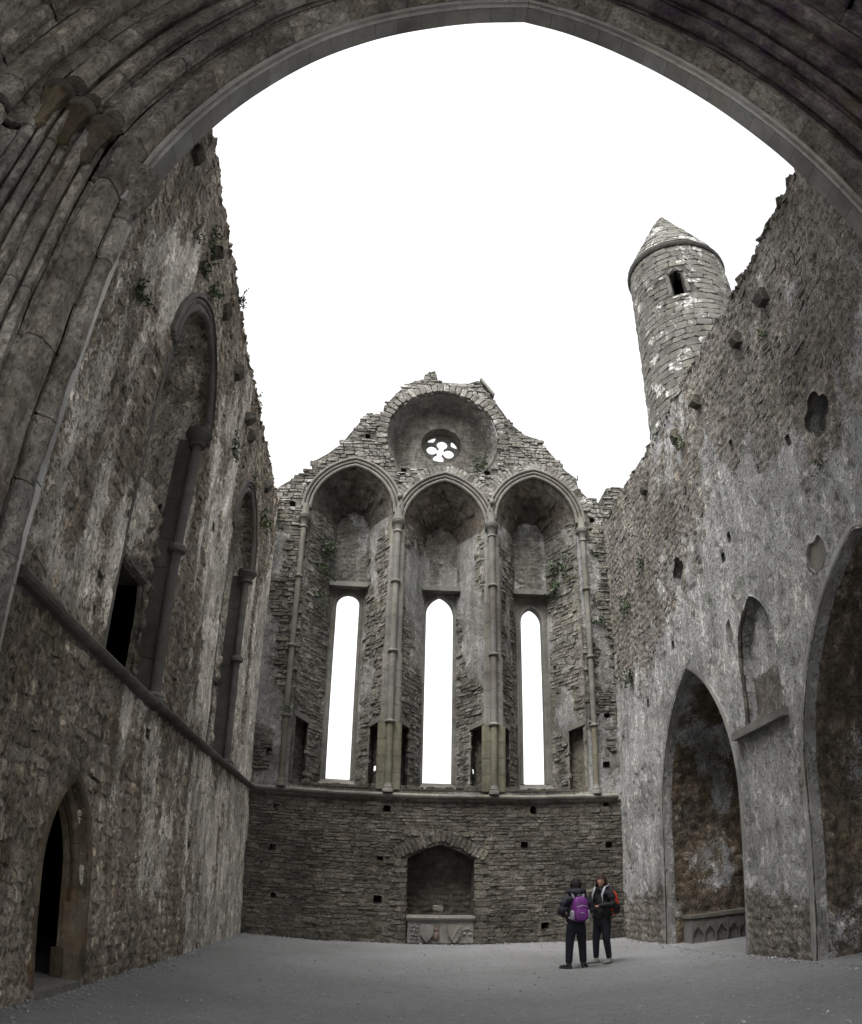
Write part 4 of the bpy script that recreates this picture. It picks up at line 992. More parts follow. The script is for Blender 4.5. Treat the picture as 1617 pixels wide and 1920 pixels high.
# ---- east wall
EAST = thing('side_wall', 'tall grey plastered rubble wall on the right with two pointed chapel arches and quatrefoil openings', 'wall', (XR, 11.7, 0))
mpE = lambda s, z, d: (XR - d, s, z)
EV = ((0, 1, 0), (-1, 0, 0))
def plE(S, Z):
    p = 0.52 + 1.3 * (fbm(S * 0.5 + 7, Z * 0.28, 201) - 0.5) + 0.85 * (fbm(S * 2.8, Z * 1.5, 202) - 0.5)
    p = p + 0.3 * sstep(7.5, 6.0, Z) - 0.33 * sstep(7.2, 9.4, Z) - 0.95 * sstep(1.5, 0.6, Z + 0.5 * (fbm(S * 1.2, Z, 203) - 0.5)) - 0.1 * sstep(14, 16, S) * sstep(6, 8, Z)
    return np.clip(p, 0, 1)
A1 = (14.05, 1.88, 2.75, 5.74); A2 = (7.70, 2.2, 2.8, 5.75)
def arch_open(c, hw, spr, apex): return arch_pts(c, hw, spr, apex, -0.2, 14)
ea = [poly_sdf(arch_open(*A1)), poly_sdf(arch_open(*A2))]
e_niche = poly_sdf(arch_pts(10.98, 0.64, 5.15, 6.12, 3.94))
e_quad = union(quad_foil(7.84, 7.76, 0.36), quad_foil(13.88, 7.88, 0.30))
e_put = union(*[poly_sdf([(y - 0.07, z - 0.12), (y + 0.06, z - 0.1), (y + 0.08, z + 0.1), (y - 0.05, z + 0.09)]) for y, z in ((8.75, 7.88), (14.6, 6.45), (16.4, 5.6), (11.35, 7.45), (11.7, 7.2), (12.9, 9.3), (10.6, 9.0))])
etop = top_line(4.3, 19.2, 11.5, 16)
e_out = outline_sdf([(4.3, -1)] + etop + [(19.6, -1)])
e_patch = union(poly_sdf([(8.45, 5.75), (8.62, 5.62), (8.85, 5.6), (9.0, 5.78), (8.98, 5.98), (8.86, 6.1), (8.74, 6.05), (8.58, 6.12), (8.46, 5.95)]), poly_sdf([(11.75, 5.7), (11.9, 5.5), (12.02, 5.6), (12.0, 5.95), (11.86, 6.05)]))
def dE(S, Z): p = plE(S, Z); return wall_relief(S, Z, p, 210), p
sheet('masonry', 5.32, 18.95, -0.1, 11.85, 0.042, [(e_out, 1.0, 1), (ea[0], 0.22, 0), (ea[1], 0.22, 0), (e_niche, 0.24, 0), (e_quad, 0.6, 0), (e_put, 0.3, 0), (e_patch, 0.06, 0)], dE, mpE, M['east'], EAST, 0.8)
sheet('patch', 8.2, 12.3, 5.3, 6.3, 0.06, [(outline_sdf(rect(8.2, 12.3, 5.3, 6.3)), 0.02, 1)], lambda S, Z: (0 * S, np.zeros(S.shape)), lambda s, z, d: (XR + 0.055 - d, s, z), M['dressed'], EAST) if False else None
for q in ([(8.40, 5.55), (9.05, 5.55), (9.05, 6.2), (8.40, 6.2)], [(11.70, 5.45), (12.06, 5.45), (12.06, 6.1), (11.70, 6.1)]):
    MB().prism(q, mpE, -0.05, -0.15).build('repair_patch', M['dressed'], EAST)
ME = Masonry(0.7); re_ = random.Random(71)
rings_e = [poly_sdf(arch_open(A1[0], A1[1] + 0.12, A1[2], A1[3] + 0.14)), poly_sdf(arch_open(A2[0], A2[1] + 0.12, A2[2], A2[3] + 0.14)), poly_sdf(arch_pts(10.98, 0.74, 5.15, 6.24, 3.7)), e_quad, e_put]
for sc, zc, w_, h_ in rubble(5.75, 18.9, -0.05, 11.5, 0.11, 0.27, 0.18, 0.5, random.Random(81), 0.022):
    A = (np.array([sc]), np.array([zc]))
    if plE(*A)[0] > 0.46 or e_out(*A)[0] < 0.05 or not clear(rings_e, sc, zc, w_, h_): continue
    b = 0.06 * (fbm(np.array([sc * 0.7]), np.array([zc * 0.7]), 213)[0] - 0.5)
    ME.add(mpE, sc, zc, w_ * 1.04, h_ * 1.04, re_.uniform(0.06, 0.088), -0.068 + b, EV, M['east'], rot=re_.gauss(0, 0.16))
for k in range(64):
    s_ = 5.6 + 13.3 * k / 63
    zt = np.interp(s_, [q[0] for q in etop], [q[1] for q in etop])
    ME.add(mpE, s_, zt + re_.uniform(-0.10, -0.035), re_.uniform(0.16, 0.34), re_.uniform(0.10, 0.18), 0.33, -0.32 + re_.uniform(0, 0.03), EV, M['east'], rot=re_.uniform(-0.07, 0.07))
sheet('outer_face', 5.3, 19.2, -0.1, 11.9, 0.15, [(e_out, 0.02, 1), (union(poly_sdf(rect(11.5, 16.4, -0.2, 6.3)), poly_sdf(rect(5.0, 10.2, -0.2, 6.3))), 0.05, 0)], lambda S, Z: (0 * S, 0 * S), lambda s, z, d: (XR + 0.96 - d, s, z), M['east'], EAST)
ME.build(EAST)
corbels(EAST, mpE, [(8.24, 10.5), (9.43, 10.5), (11.54, 10.6), (12.85, 10.62), (15.08, 10.6)], M['corbel'], -1)
for c, hw, spr, apex in (A1, A2):
    op = arch_open(c, hw, spr, apex); path = [(c - hw, 0.0)] + op[1:-1][::-1] + [(c + hw, 0.0)]
    voussoirs('arch_stone', path, [(0.015, -0.24), (-0.004, -0.03), (0.035, 0.016), (0.13, 0.014), (0.15, -0.01)], lambda a, b, q: (XR - q, a, b), M['soffit'], EAST, 0.55, 3, 0.005, 0.05)
# niche with slab sill
sheet('niche_back', 10.2, 11.8, 3.8, 6.3, 0.04, [], lambda S, Z: (0.03 * (fbm(S * 3, Z * 3, 4) - 0.5) + 0.03 * sstep(0.5, 0.6, fbm(S * 2, Z * 1.5, 8)), np.clip(0.2 + 1.2 * sstep(4.6, 5.2, Z), 0, 1)), lambda s, z, d: (XR + 0.23 - d, s, z), M['east'], EAST)
npath = arch_pts(10.98, 0.64, 5.15, 6.12, 3.94)
voussoirs('niche_stone', [(10.98 + 0.64, 3.95)] + npath[1:9], [(-0.018, -0.22), (-0.018, -0.02), (0.03, 0.014), (0.08, 0.008)], lambda a, b, q: (XR - q, a, b), M['vault'], EAST, 0.3, 2, 0.008, -0.05, 0.006)
MB().prism([(10.14, 3.80), (11.97, 3.78), (11.97, 3.92), (10.14, 3.94)], mpE, 0.16, -0.38).build('sill', M['dressed'], EAST)

# chapels behind the two arches: barrel vaulted, with their own end walls
def chapel(label, c, hw, spr, apex, depth, seed, hole=None):
    T = thing('chapel_vault', label, 'vault', (XR + 0.3, c, 0))
    op = arch_open(c, hw + 0.02, spr, apex + 0.02)
    P = resample([(c - hw - 0.02, -0.15)] + op[1:-1][::-1] + [(c + hw + 0.02, -0.15)], 0.05)
    L = np.concatenate([[0], np.cumsum(np.hypot(*np.diff(P, axis=0).T))]); Nn = np.array(path_normals([tuple(q) for q in P]))
    def mp(s, t, d):
        x = np.interp(s, L, P[:, 0]); z = np.interp(s, L, P[:, 1]); na = np.interp(s, L, Nn[:, 0]); nb = np.interp(s, L, Nn[:, 1])
        return (x * 0 + XR + 0.2 + t, x - na * d, z - nb * d)
    def df(S, Tt):
        p = 0.2 + 1.9 * (fbm(S * 0.7, Tt * 0.9, seed) - 0.5)
        f1, f2, cid = worley(S * 4.5, Tt * 3.5, seed + 1); q = sstep(0.42, 0.58, p)
        return (1 - q) * (np.clip((f2 - f1) * 2, 0, 1) * 0.05 + (cid - 0.5) * 0.04 - 0.02) + q * 0.02, np.clip(p, 0, 1)
    hl = [(hole, 0.8, 0)] if hole else []
    sheet('vault', 0, L[-1], 0, depth, 0.06, hl, df, mp, M['chapel'], T, 0.1)
    def de(S, Z):
        f1, f2, cid = worley(S * 3, Z * 6, seed + 5); return np.clip((f2 - f1) * 2, 0, 1) * 0.05, np.zeros(S.shape)
    sheet('chapel_wall', c - hw - 0.3, c + hw + 0.3, -0.1, apex + 0.4, 0.08, [], de, lambda s, z, d: (XR + 0.2 + depth - d, s, z), M['chapel'], T)
    return T, L[-1]
chapel('dim stone barrel vault behind the farther pointed arch, over the ribbed tomb chest', *A1, 4.2, 301)
LN = 2 * 2.8 + 8
T2, L2 = chapel('dark rust-stained stone barrel vault behind the nearest arch at the right edge', *A2, 4.2, 331, hole=None)
# blank masonry between and over the chapels (north, south and the leaning wall head)
ob = MB().box(XR + 0.95, XR + 4.8, 4.6, 18.6, 6.35, 6.6).build('chapel_roof', M['dark']); tag(ob, 'flat stone roof over the chapels behind the right-hand wall', 'roof')
# ================================================================== CROSSING ARCH AND PIER
CROSS = thing('crossing_arch', 'huge moulded pointed arch and clustered pier framing the view in the foreground', 'arch', (1.6, 5.2, 0))
raw = [(-2.95, 7.6), (-2.88, 8.2), (-2.74, 8.76), (-2.46, 9.54), (-2.08, 10.33), (-1.44, 11.30), (-0.67, 12.07), (0.1, 12.59), (0.85, 12.97), (1.66, 13.24),
       (2.28, 13.02), (2.92, 12.64), (3.67, 12.04), (4.34, 11.36), (4.93, 10.58), (5.30, 9.98), (5.62, 9.32), (5.86, 8.72), (6.0, 8.2), (6.05, 7.6)]
def catmull(P, n=6):
    P = [np.array(p) for p in P]; out = []
    for i in range(len(P) - 1):
        a = P[i - 1] if i else 2 * P[0] - P[1]; d = P[i + 2] if i + 2 < len(P) else 2 * P[-1] - P[-2]; b, c = P[i], P[i + 1]
        for k in range(n):
            t = k / n
            out.append(0.5 * (2 * b + (c - a) * t + (2 * a - 5 * b + 4 * c - d) * t * t + (3 * b - a - 3 * c + d) * t ** 3))
    return [tuple(q) for q in out] + [tuple(P[-1])]
left_p = catmull(raw[:10]); right_p = catmull(raw[9:])
mpC = lambda a, b, q: (a, 5.2 - q, b)
AB = {
 'A': [(0.0, 0.0), (0.0, 0.272)],
 'Y': [(0.02, 0.274), (-0.014, 0.285), (-0.014, 0.318), (0.035, 0.325), (0.045, 0.365)],
 'Z': [(0.035, 0.367), (0.0, 0.376), (0.0, 0.412), (0.04, 0.416)],
 'B': [(0.045, 0.415), (0.075, 0.54)] + roll(0.185, 0.60, 0.105, 190, 20, 7) + [(0.30, 0.655), (0.33, 0.68)],
 'C': [(0.33, 0.69)] + roll(0.42, 0.80, 0.10, 215, 20, 6) + [(0.53, 0.86), (0.53, 0.90)],
 'D': [(0.53, 0.91)] + roll(0.62, 1.03, 0.10, 215, 20, 6) + [(0.73, 1.10), (0.73, 1.16)] + roll(0.83, 1.27, 0.095, 215, 20, 6) + [(0.94, 1.32), (0.94, 1.38)],
 'E': [(0.94, 1.39), (1.12, 1.50)] + roll(1.22, 1.62, 0.11, 215, 20, 6) + [(1.36, 1.68), (1.38, 1.78)],
 'F': [(1.38, 1.79)] + roll(1.52, 1.93, 0.13, 215, 20, 6) + [(1.68, 2.0), (1.74, 2.12), (1.74, 3.0), (1.74, 4.6)],
}
def ribs(p0, p1, n, k=0.40):
    """a run of small rolls and sharp hollows between two points of the profile"""
    out = []; dx, dy = p1[0] - p0[0], p1[1] - p0[1]; L_ = hypot(dx, dy); th = math.degrees(atan2(dy, dx))
    for q in range(n):
        r = L_ / n * k * (1.12 if q % 2 else 0.88); t = (q + 0.5) / n
        cx_, cy_ = p0[0] + dx * t, p0[1] + dy * t
        out += roll(cx_ - 0.35 * r * sin(radians(th)) , cy_ + 0.35 * r * cos(radians(th)), r, th + 200, th - 20, 5)
        if q < n - 1:
            g = (q + 1) / n; out.append((p0[0] + dx * g + 0.03 * sin(radians(th)) * 1.4, p0[1] + dy * g - 0.03 * cos(radians(th)) * 1.4))
    return out
AB['C'] = [(0.33, 0.69)] + ribs((0.34, 0.70), (0.56, 0.95), 1, 0.46) + [(0.56, 0.95)]
AB['D'] = [(0.56, 0.96)] + ribs((0.57, 0.97), (0.95, 1.38), 2, 0.44) + [(0.95, 1.39)]
AB['E'] = [(0.95, 1.40), (1.06, 1.45)] + ribs((1.07, 1.46), (1.38, 1.78), 1, 0.46) + [(1.38, 1.785)]
LEN = {'Y': 0.8, 'Z': 0.9, 'A': 0.40, 'B': 0.50, 'C': 0.55, 'D': 0.6, 'E': 0.62, 'F': 0.7}
def apex_fix(path, left):
    """let the two halves meet on one upright plane at the apex"""
    n = path_normals(path); k = -1 if left else 0
    x, z = n[k]; l = hypot(x, z); n[k] = (0.0, l / max(0.3, z / l)); return n
_pn = path_normals
for left, pth in ((True, left_p), (False, right_p)):
    apx = pth[-1] if left else pth[0]
    def path_normals(p, _l=left, _a=apx):
        n = _pn(p)
        k = -1 if _l else 0
        if hypot(p[k][0] - _a[0], p[k][1] - _a[1]) < 0.02:
            x, z = n[k]; l = hypot(x, z) + 1e-9; n[k] = (0.0, 1.0 / max(0.5, z / l))
        return n
    for i, b in enumerate('ABCDEFYZ'):
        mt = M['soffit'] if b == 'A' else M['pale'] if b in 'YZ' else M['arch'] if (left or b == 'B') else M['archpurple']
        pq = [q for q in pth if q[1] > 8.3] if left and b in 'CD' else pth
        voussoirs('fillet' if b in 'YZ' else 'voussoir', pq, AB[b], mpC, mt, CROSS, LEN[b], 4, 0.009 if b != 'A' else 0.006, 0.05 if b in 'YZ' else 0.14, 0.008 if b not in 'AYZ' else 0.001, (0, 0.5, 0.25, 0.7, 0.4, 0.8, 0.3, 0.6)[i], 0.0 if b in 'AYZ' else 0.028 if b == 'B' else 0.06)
path_normals = _pn
# clustered pier under the left foot
PB = {
 'Y': [(-0.004, 0.0), (-0.004, 0.118)],
 'A': [(0.03, 0.12)] + roll(0.035, 0.235, 0.115, 250, 60, 8) + [(0.06, 0.385)],
 'B': AB['B'],
 'C': [(0.33, 0.69)] + ribs((0.33, 0.69), (0.56, 0.94), 2, 0.44) + [(0.56, 0.95)],
 'D': [(0.56, 0.955)] + ribs((0.56, 0.96), (0.96, 1.38), 4, 0.43) + [(0.96, 1.385)],
 'E': AB['E'], 'F': AB['F'],
}
for b in 'ABCDEFY':
    zt = 7.62 if b == 'A' else 8.32 if b in 'CD' else 7.6
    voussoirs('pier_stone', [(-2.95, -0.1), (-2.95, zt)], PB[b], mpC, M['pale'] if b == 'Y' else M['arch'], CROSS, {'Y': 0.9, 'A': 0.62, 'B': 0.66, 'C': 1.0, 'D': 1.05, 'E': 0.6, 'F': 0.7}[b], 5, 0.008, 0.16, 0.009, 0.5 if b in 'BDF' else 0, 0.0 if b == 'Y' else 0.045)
for b in 'ABCDEF':
    voussoirs('pier_stone', [(6.05, 7.6), (6.05, -0.1)], PB[b] if b != 'A' else AB['A'], mpC, M['arch'], CROSS, 1.3, 2, 0.012, 0.16, 0.006)
# capitals
def leafcap(u, v, z0, z1, r0, r1, nl, ph):
    x, y = -2.95 - u, 5.2 - v; n = 24; prof = []
    mb = MB(); vv = []; ff = []
    zs = [0, 0.1, 0.14, 0.3, 0.5, 0.7, 0.84, 0.86, 0.95, 1.0]
    rs_ = [0.45, 1.15, 0.95, 1.0, 1.25, 1.75, 1.9, 2.2, 2.25, 1.6]
    for q, (t, k) in enumerate(zip(zs, rs_)):
        for i in range(n):
            a = 2 * pi * i / n
            lobe = (1 + 0.16 * sin(nl * a + ph + 2.0 * (q % 2)) * (1 if 2 < q < 7 else 0))
            r = r0 * k * lobe; vv.append((x + r * cos(a), y + r * sin(a), z0 + (z1 - z0) * t))
    for q in range(len(zs) - 1):
        for i in range(n): ff.append((q * n + i, q * n + (i + 1) % n, (q + 1) * n + (i + 1) % n, (q + 1) * n + i))
    ff.append(tuple(range((len(zs) - 1) * n, len(zs) * n))); ff.append(tuple(range(n))[::-1])
    shade_auto(obj('capital', vv, ff, M['capital'], CROSS), 35)
    MB().lathe(x, y, [(z1 - 0.10, r0 * 2.1), (z1 - 0.07, r0 * 2.45), (z1 - 0.01, r0 * 2.5), (z1 + 0.03, r0 * 2.2)], 20).build('abacus', M['corbel'], CROSS, smooth=True)
leafcap(0.39, 0.86, 7.66, 8.32, 0.078, 0.2, 6, 0.4); leafcap(0.61, 1.09, 7.70, 8.36, 0.078, 0.2, 6, 1.4); leafcap(0.83, 1.33, 7.74, 8.40, 0.078, 0.2, 6, 2.2)
cx, cy = -2.95 - 0.015, 5.2 - 0.235
MB().lathe(cx, cy, [(7.56, 0.115), (7.60, 0.15), (7.66, 0.14), (7.70, 0.15), (7.76, 0.20), (7.80, 0.185), (7.86, 0.20), (7.93, 0.245), (7.98, 0.235), (8.03, 0.26), (8.12, 0.265), (8.16, 0.22), (8.2, 0.17)], 24).build('capital', M['arch'], CROSS, smooth=True)
# tower wall over the arch (north face, seen only from the transept) and the crossing vault
pp = resample(left_p + right_p[1:], 0.5); nn = path_normals([tuple(q) for q in pp])
v, f = [], []
for (a, b), (na, nb) in zip(pp, nn):
    v.append((a + na * 0.1, 5.21, b + nb * 0.1))
    t = min([(9.5 - a) / na if na > 1e-6 else 99, (-6.4 - a) / na if na < -1e-6 else 99, (17.0 - b) / nb if nb > 1e-6 else 99]); v.append((a + na * t, 5.21, b + nb * t))
for i in range(len(pp) - 1): f.append((2 * i, 2 * i + 1, 2 * i + 3, 2 * i + 2))
b0 = len(v); v += [(-6.4, 5.21, 17.0), (9.5, 5.21, 17.0)]
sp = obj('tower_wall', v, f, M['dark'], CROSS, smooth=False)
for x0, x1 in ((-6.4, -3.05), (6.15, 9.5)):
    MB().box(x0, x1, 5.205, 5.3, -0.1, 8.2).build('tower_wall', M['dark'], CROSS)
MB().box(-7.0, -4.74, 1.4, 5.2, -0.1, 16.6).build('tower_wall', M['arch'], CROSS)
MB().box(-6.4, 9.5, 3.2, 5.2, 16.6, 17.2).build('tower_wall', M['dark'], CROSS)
cw = [('unseen upper wall of the crossing tower behind the viewer, over the south arch, added to cut sky light', (-6.4, 9.5, -5.6, -5.0, 11.0, 17.2)), ('unseen upper wall of the crossing tower on the left, over the west arch, added to cut sky light', (-7.0, -6.4, -5.6, 5.2, 12.5, 17.2)), ('unseen upper wall of the crossing tower on the right, over the east arch, added to cut sky light', (9.5, 10.1, -5.6, 5.2, 12.5, 17.2))]  # out-of-view walls added to block high sky light from arch and pier
for lab_, bx_ in cw: tag(MB().box(*bx_).build('tower_wall', M['dark']), lab_, 'wall')
tag(MB().box(-6.4, 9.5, -5.0, 3.15, 16.6, 17.2).build('crossing_vault', M['dark']), 'dark stone vault high above the crossing behind the great arch', 'vault')

# ================================================================== ROUND TOWER
TX, TY = 11.2, 20.35
TOWER = thing('round_tower', 'round stone tower with conical cap and white lichen rising beyond the right wall', 'tower', (TX, TY, 0))
def rad(z): return 2.9 - (2.9 - 1.97) * z / 24.6
mpT = lambda s, z, d: (TX + (rad(z) + d) * np.sin(s), TY - (rad(z) + d) * np.cos(s), z)
wa = radians(-29.5)       # bearing of the bell window as seen from the tower's own axis
wz0, wz1 = 21.6, 23.05
wpoly = [(wa - 0.125, wz0), (wa + 0.125, wz0), (wa + 0.125, wz1 - 0.28), (wa, wz1), (wa - 0.125, wz1 - 0.28)]
class scaled_sdf:
    def __init__(s, poly): s.f = poly_sdf([(a * 2.0, z) for a, z in poly])
    def __call__(s, x, z): return s.f(x * 2.0, z)
wsdf = scaled_sdf(wpoly)
sheet('tower_core', -pi, pi, 0.0, 24.5, 0.09, [(wsdf, 0.5, 0)], lambda S, Z: (-0.012 + 0.02 * (fbm(S * 14, Z * 6, 3) - 0.5), 0 * S), mpT, M['towercore'], TOWER)
MT = Masonry(); rt = random.Random(91); z = 6.0
while z < 24.4:
    h = rt.uniform(0.2, 0.34); a = rt.uniform(0, 0.2) - pi
    while a < pi:
        w_ = rt.uniform(0.32, 0.72); da = w_ / rad(z); ac = a + da / 2
        if not (abs(ac - wa) < 0.13 + da * 0.45 and wz0 - 0.05 < z + h / 2 < wz1 + 0.02):
            sv = (cos(ac), sin(ac), 0); dv = (sin(ac), -cos(ac), 0)
            MT.add(mpT, ac, z + h / 2, w_ - 0.006, h - 0.006, rt.uniform(0.10, 0.118), -0.09, ((-sv[0], -sv[1], 0) if False else (cos(ac) * -1, sin(ac) * -1, 0), dv), M['tower'])
        a += da
    z += h
# window surround and sill
for da, zz, w_, h_ in ((0.165, 22.0, 0.16, 0.62), (0.165, 22.5, 0.14, 0.5), (-0.165, 22.05, 0.16, 0.6), (-0.165, 22.55, 0.14, 0.5), (0, 21.52, 0.6, 0.14)):
    ac = wa + da
    MT.add(mpT, ac, zz, w_, h_, 0.13, -0.08, ((-cos(ac), -sin(ac), 0), (sin(ac), -cos(ac), 0)), M['tower'])
for sg in (1, -1):
    ac = wa + sg * 0.085
    MT.add(mpT, ac, 22.98, 0.34, 0.13, 0.13, -0.08, ((-cos(ac), -sin(ac), 0), (sin(ac), -cos(ac), 0)), M['tower'], rot=sg * 0.85, name='voussoir')
# eaves ring and conical cap
ev = MB().lathe(TX, TY, [(24.36, 1.9), (24.4, 2.06), (24.5, 2.10), (24.58, 2.09), (24.6, 1.9)], 48).build('eaves', M['towercore'], TOWER, smooth=False)
cap_h = 3.75
MB().lathe(TX, TY, [(24.56, 1.98)] + [(24.6 + cap_h * k / 14, 1.98 * (1 - k / 14) ** 0.94 + 0.03) for k in range(15)], 40).build('roof', M['towercore'], TOWER, smooth=True)
k = 0; z = 24.6
while z < 24.6 + cap_h - 0.1:
    h = rt.uniform(0.19, 0.26); tt = (z + h / 2 - 24.6) / cap_h; r = 2.02 * (1 - tt) ** 0.94 + 0.03
    nst = max(3, int(2 * pi * r / 0.46)); a0 = rt.uniform(0, 1)
    sl = atan2(1.98, cap_h)
    for q in range(nst):
        a = a0 + 2 * pi * q / nst
        dv = np.array((sin(a) * cos(sl), -cos(a) * cos(sl), sin(sl))); sv = np.array((-cos(a), -sin(a), 0.0))
        MT.add(lambda s_, z_, d_: (TX + (r - 0.06) * sin(a), TY - (r - 0.06) * cos(a), z_), a, z + h / 2, 2 * pi * r / nst * 0.985, h * 1.08, rt.uniform(0.07, 0.1), 0, (sv, dv), M['tower'], name='roof_stone')
    z += h
MB().lathe(TX, TY, [(28.0, 0.2), (28.4, 0.07), (28.5, 0.0)], 10).build('finial', M['tower'], TOWER)
MT.build(TOWER)
TOWER.location.z -= 0.45; TOWER.location.x += 0.1

# ================================================================== TOMBS
def shield(mb, mp, c, zt, w_, h_, d0, d1):
    mb.prism([(c - w_ / 2, zt), (c + w_ / 2, zt), (c + w_ / 2, zt - h_ * 0.52), (c + w_ * 0.27, zt - h_ * 0.78), (c, zt - h_), (c - w_ * 0.27, zt - h_ * 0.78), (c - w_ / 2, zt - h_ * 0.52)], mp, d0, d1); return mb
TM = thing('tomb_chest', 'carved grey tomb front with two shields under the low arched recess', 'tomb', (1.64, YB - 0.05, 0))
tp = lambda a, b, d: (a, YB - 0.03 - d, b)
MB().box(0.86, 1.62, YB - 0.03, YB + 0.12, 0.03, 0.575).build('panel', M['tomb'], TM)
MB().box(1.626, 2.43, YB - 0.03, YB + 0.12, 0.03, 0.575).build('panel', M['tomb'], TM)
for a, b, c in ((0.82, 1.61, 0.0), (1.618, 2.46, -0.012)):
    q = MB(); q.add([(x, y, z) for x in (a, b) for y, z in ((YB - 0.10 - c, 0.62), (YB - 0.12 - c, 0.66), (YB - 0.10 - c, 0.72), (YB + 0.4, 0.72), (YB + 0.4, 0.58), (YB - 0.045, 0.58))],
          [(0, 1, 7, 6), (1, 2, 8, 7), (2, 3, 9, 8), (3, 4, 10, 9), (4, 5, 11, 10), (5, 0, 6, 11), (0, 5, 4, 3, 2, 1), (6, 7, 8, 9, 10, 11)]); q.build('slab', M['tomb'], TM)
shield(MB(), tp, 1.31, 0.50, 0.32, 0.45, -0.01, 0.085).build('shield', M['tomb'], TM)
shield(MB(), tp, 1.97, 0.49, 0.30, 0.46, -0.01, 0.085).build('shield', M['tomb'], TM)
MB().prism([(1.87, 0.14), (1.91, 0.12), (2.1, 0.45), (2.06, 0.47)], tp, 0.08, 0.1).build('shield_band', M['tomb'], TM)
# figure in the middle panel, foliage left, trefoil right
arch_in = [(1.53 + 0.10 * cos(a), 0.38 + 0.11 * sin(a)) for a in [pi * k / 8 for k in range(9)]]
MB().prism([(1.63, 0.12)] + arch_in + [(1.43, 0.12)], tp, -0.01, 0.012).build('figure_panel', M['pinktomb'], TM)
fg = MB(); fg.ellipsoid((1.53, YB - 0.06, 0.37), (0.045, 0.035, 0.055), 10, 7); fg.ellipsoid((1.53, YB - 0.055, 0.22), (0.075, 0.04, 0.12), 10, 7); fg.build('figure', M['pinktomb'], TM, smooth=True)
fl = MB()
for x, z, rx, rz in ((0.96, 0.44, 0.05, 0.03), (1.03, 0.47, 0.04, 0.05), (1.08, 0.42, 0.045, 0.03), (0.94, 0.36, 0.03, 0.05), (1.02, 0.35, 0.05, 0.04), (1.09, 0.34, 0.03, 0.05), (0.97, 0.24, 0.05, 0.025), (1.07, 0.22, 0.05, 0.025), (0.96, 0.15, 0.045, 0.025), (1.07, 0.13, 0.04, 0.03), (1.02, 0.29, 0.02, 0.12)):
    fl.ellipsoid((x, YB - 0.035, z), (rx, 0.025, rz), 8, 6)
fl.build('foliage_carving', M['tomb'], TM, smooth=True)
tf = MB()
for x, z in ((2.21, 0.27), (2.35, 0.26), (2.28, 0.40)): tf.ellipsoid((x, YB - 0.035, z), (0.055, 0.035, 0.05), 10, 7)
tf.prism([(2.16, 0.36), (2.28, 0.48), (2.40, 0.36), (2.36, 0.35), (2.28, 0.43), (2.20, 0.35)], tp, 0.0, 0.03); tf.build('trefoil_carving', M['tomb'], TM)
BL = MB(); BL.add(*stone_variant(random.Random(3)))
lb = bpy.data.objects.new('loose_stone', mesh_from('loose_stone', BL.v, BL.f, M['tomb'], smooth=False)); COL.objects.link(lb)
lb.matrix_basis = Matrix(((-0.27, 0, 0, 1.60), (0, -0.16, 0, YB + 0.33), (0, 0, 0.15, 0.905), (0, 0, 0, 1)))
tag(lb, 'pale squared stone block lying on a dark block over the shield tomb', 'stone')
db = MB().box(1.49, 1.72, YB + 0.2, YB + 0.38, 0.72, 0.835).build('dark_block', M['lower']); tag(db, 'small dark stone block under the pale block on the shield tomb', 'stone')

T2 = thing('tomb_chest', 'dark tomb chest with ribbed gabled panels standing inside the far chapel arch', 'tomb', (7.4, 15.7, 0))
x0, x1, yf, yk = 6.60, 8.6, 15.47, 15.90
MB().box(x0 + 0.02, x1, yf + 0.04, yk, -0.02, 0.55).build('chest', M['slate'], T2)
nq = 7
for k in range(nq):
    a, b = x0 + 0.02 + (x1 - x0 - 0.02) * k / nq, x0 + 0.02 + (x1 - x0 - 0.02) * (k + 1) / nq
    mp_ = lambda u, v, d: (u, yf + 0.02 - d, v)
    p = MB(); p.prism([(a + 0.015, 0.2), ((a + b) / 2, 0.36), (b - 0.015, 0.2), (b - 0.015, 0.5), (a + 0.015, 0.5)], mp_, -0.01, 0.035)
    p.build('panel', M['slate'], T2)
    MB().prism([(a - 0.012, 0.0), (a + 0.012, 0.0), (a + 0.012, 0.52), (a - 0.012, 0.52)], mp_, 0.0, 0.05).build('rib', M['slate'], T2)
for a, b, h in ((x0 - 0.02, x0 + 0.72, 0.0), (x0 + 0.73, x1, 0.015)):
    MB().box(a, b, yf - 0.05, yk, 0.55 + h * 0.2, 0.62 + h).build('slab', M['dressed'], T2)

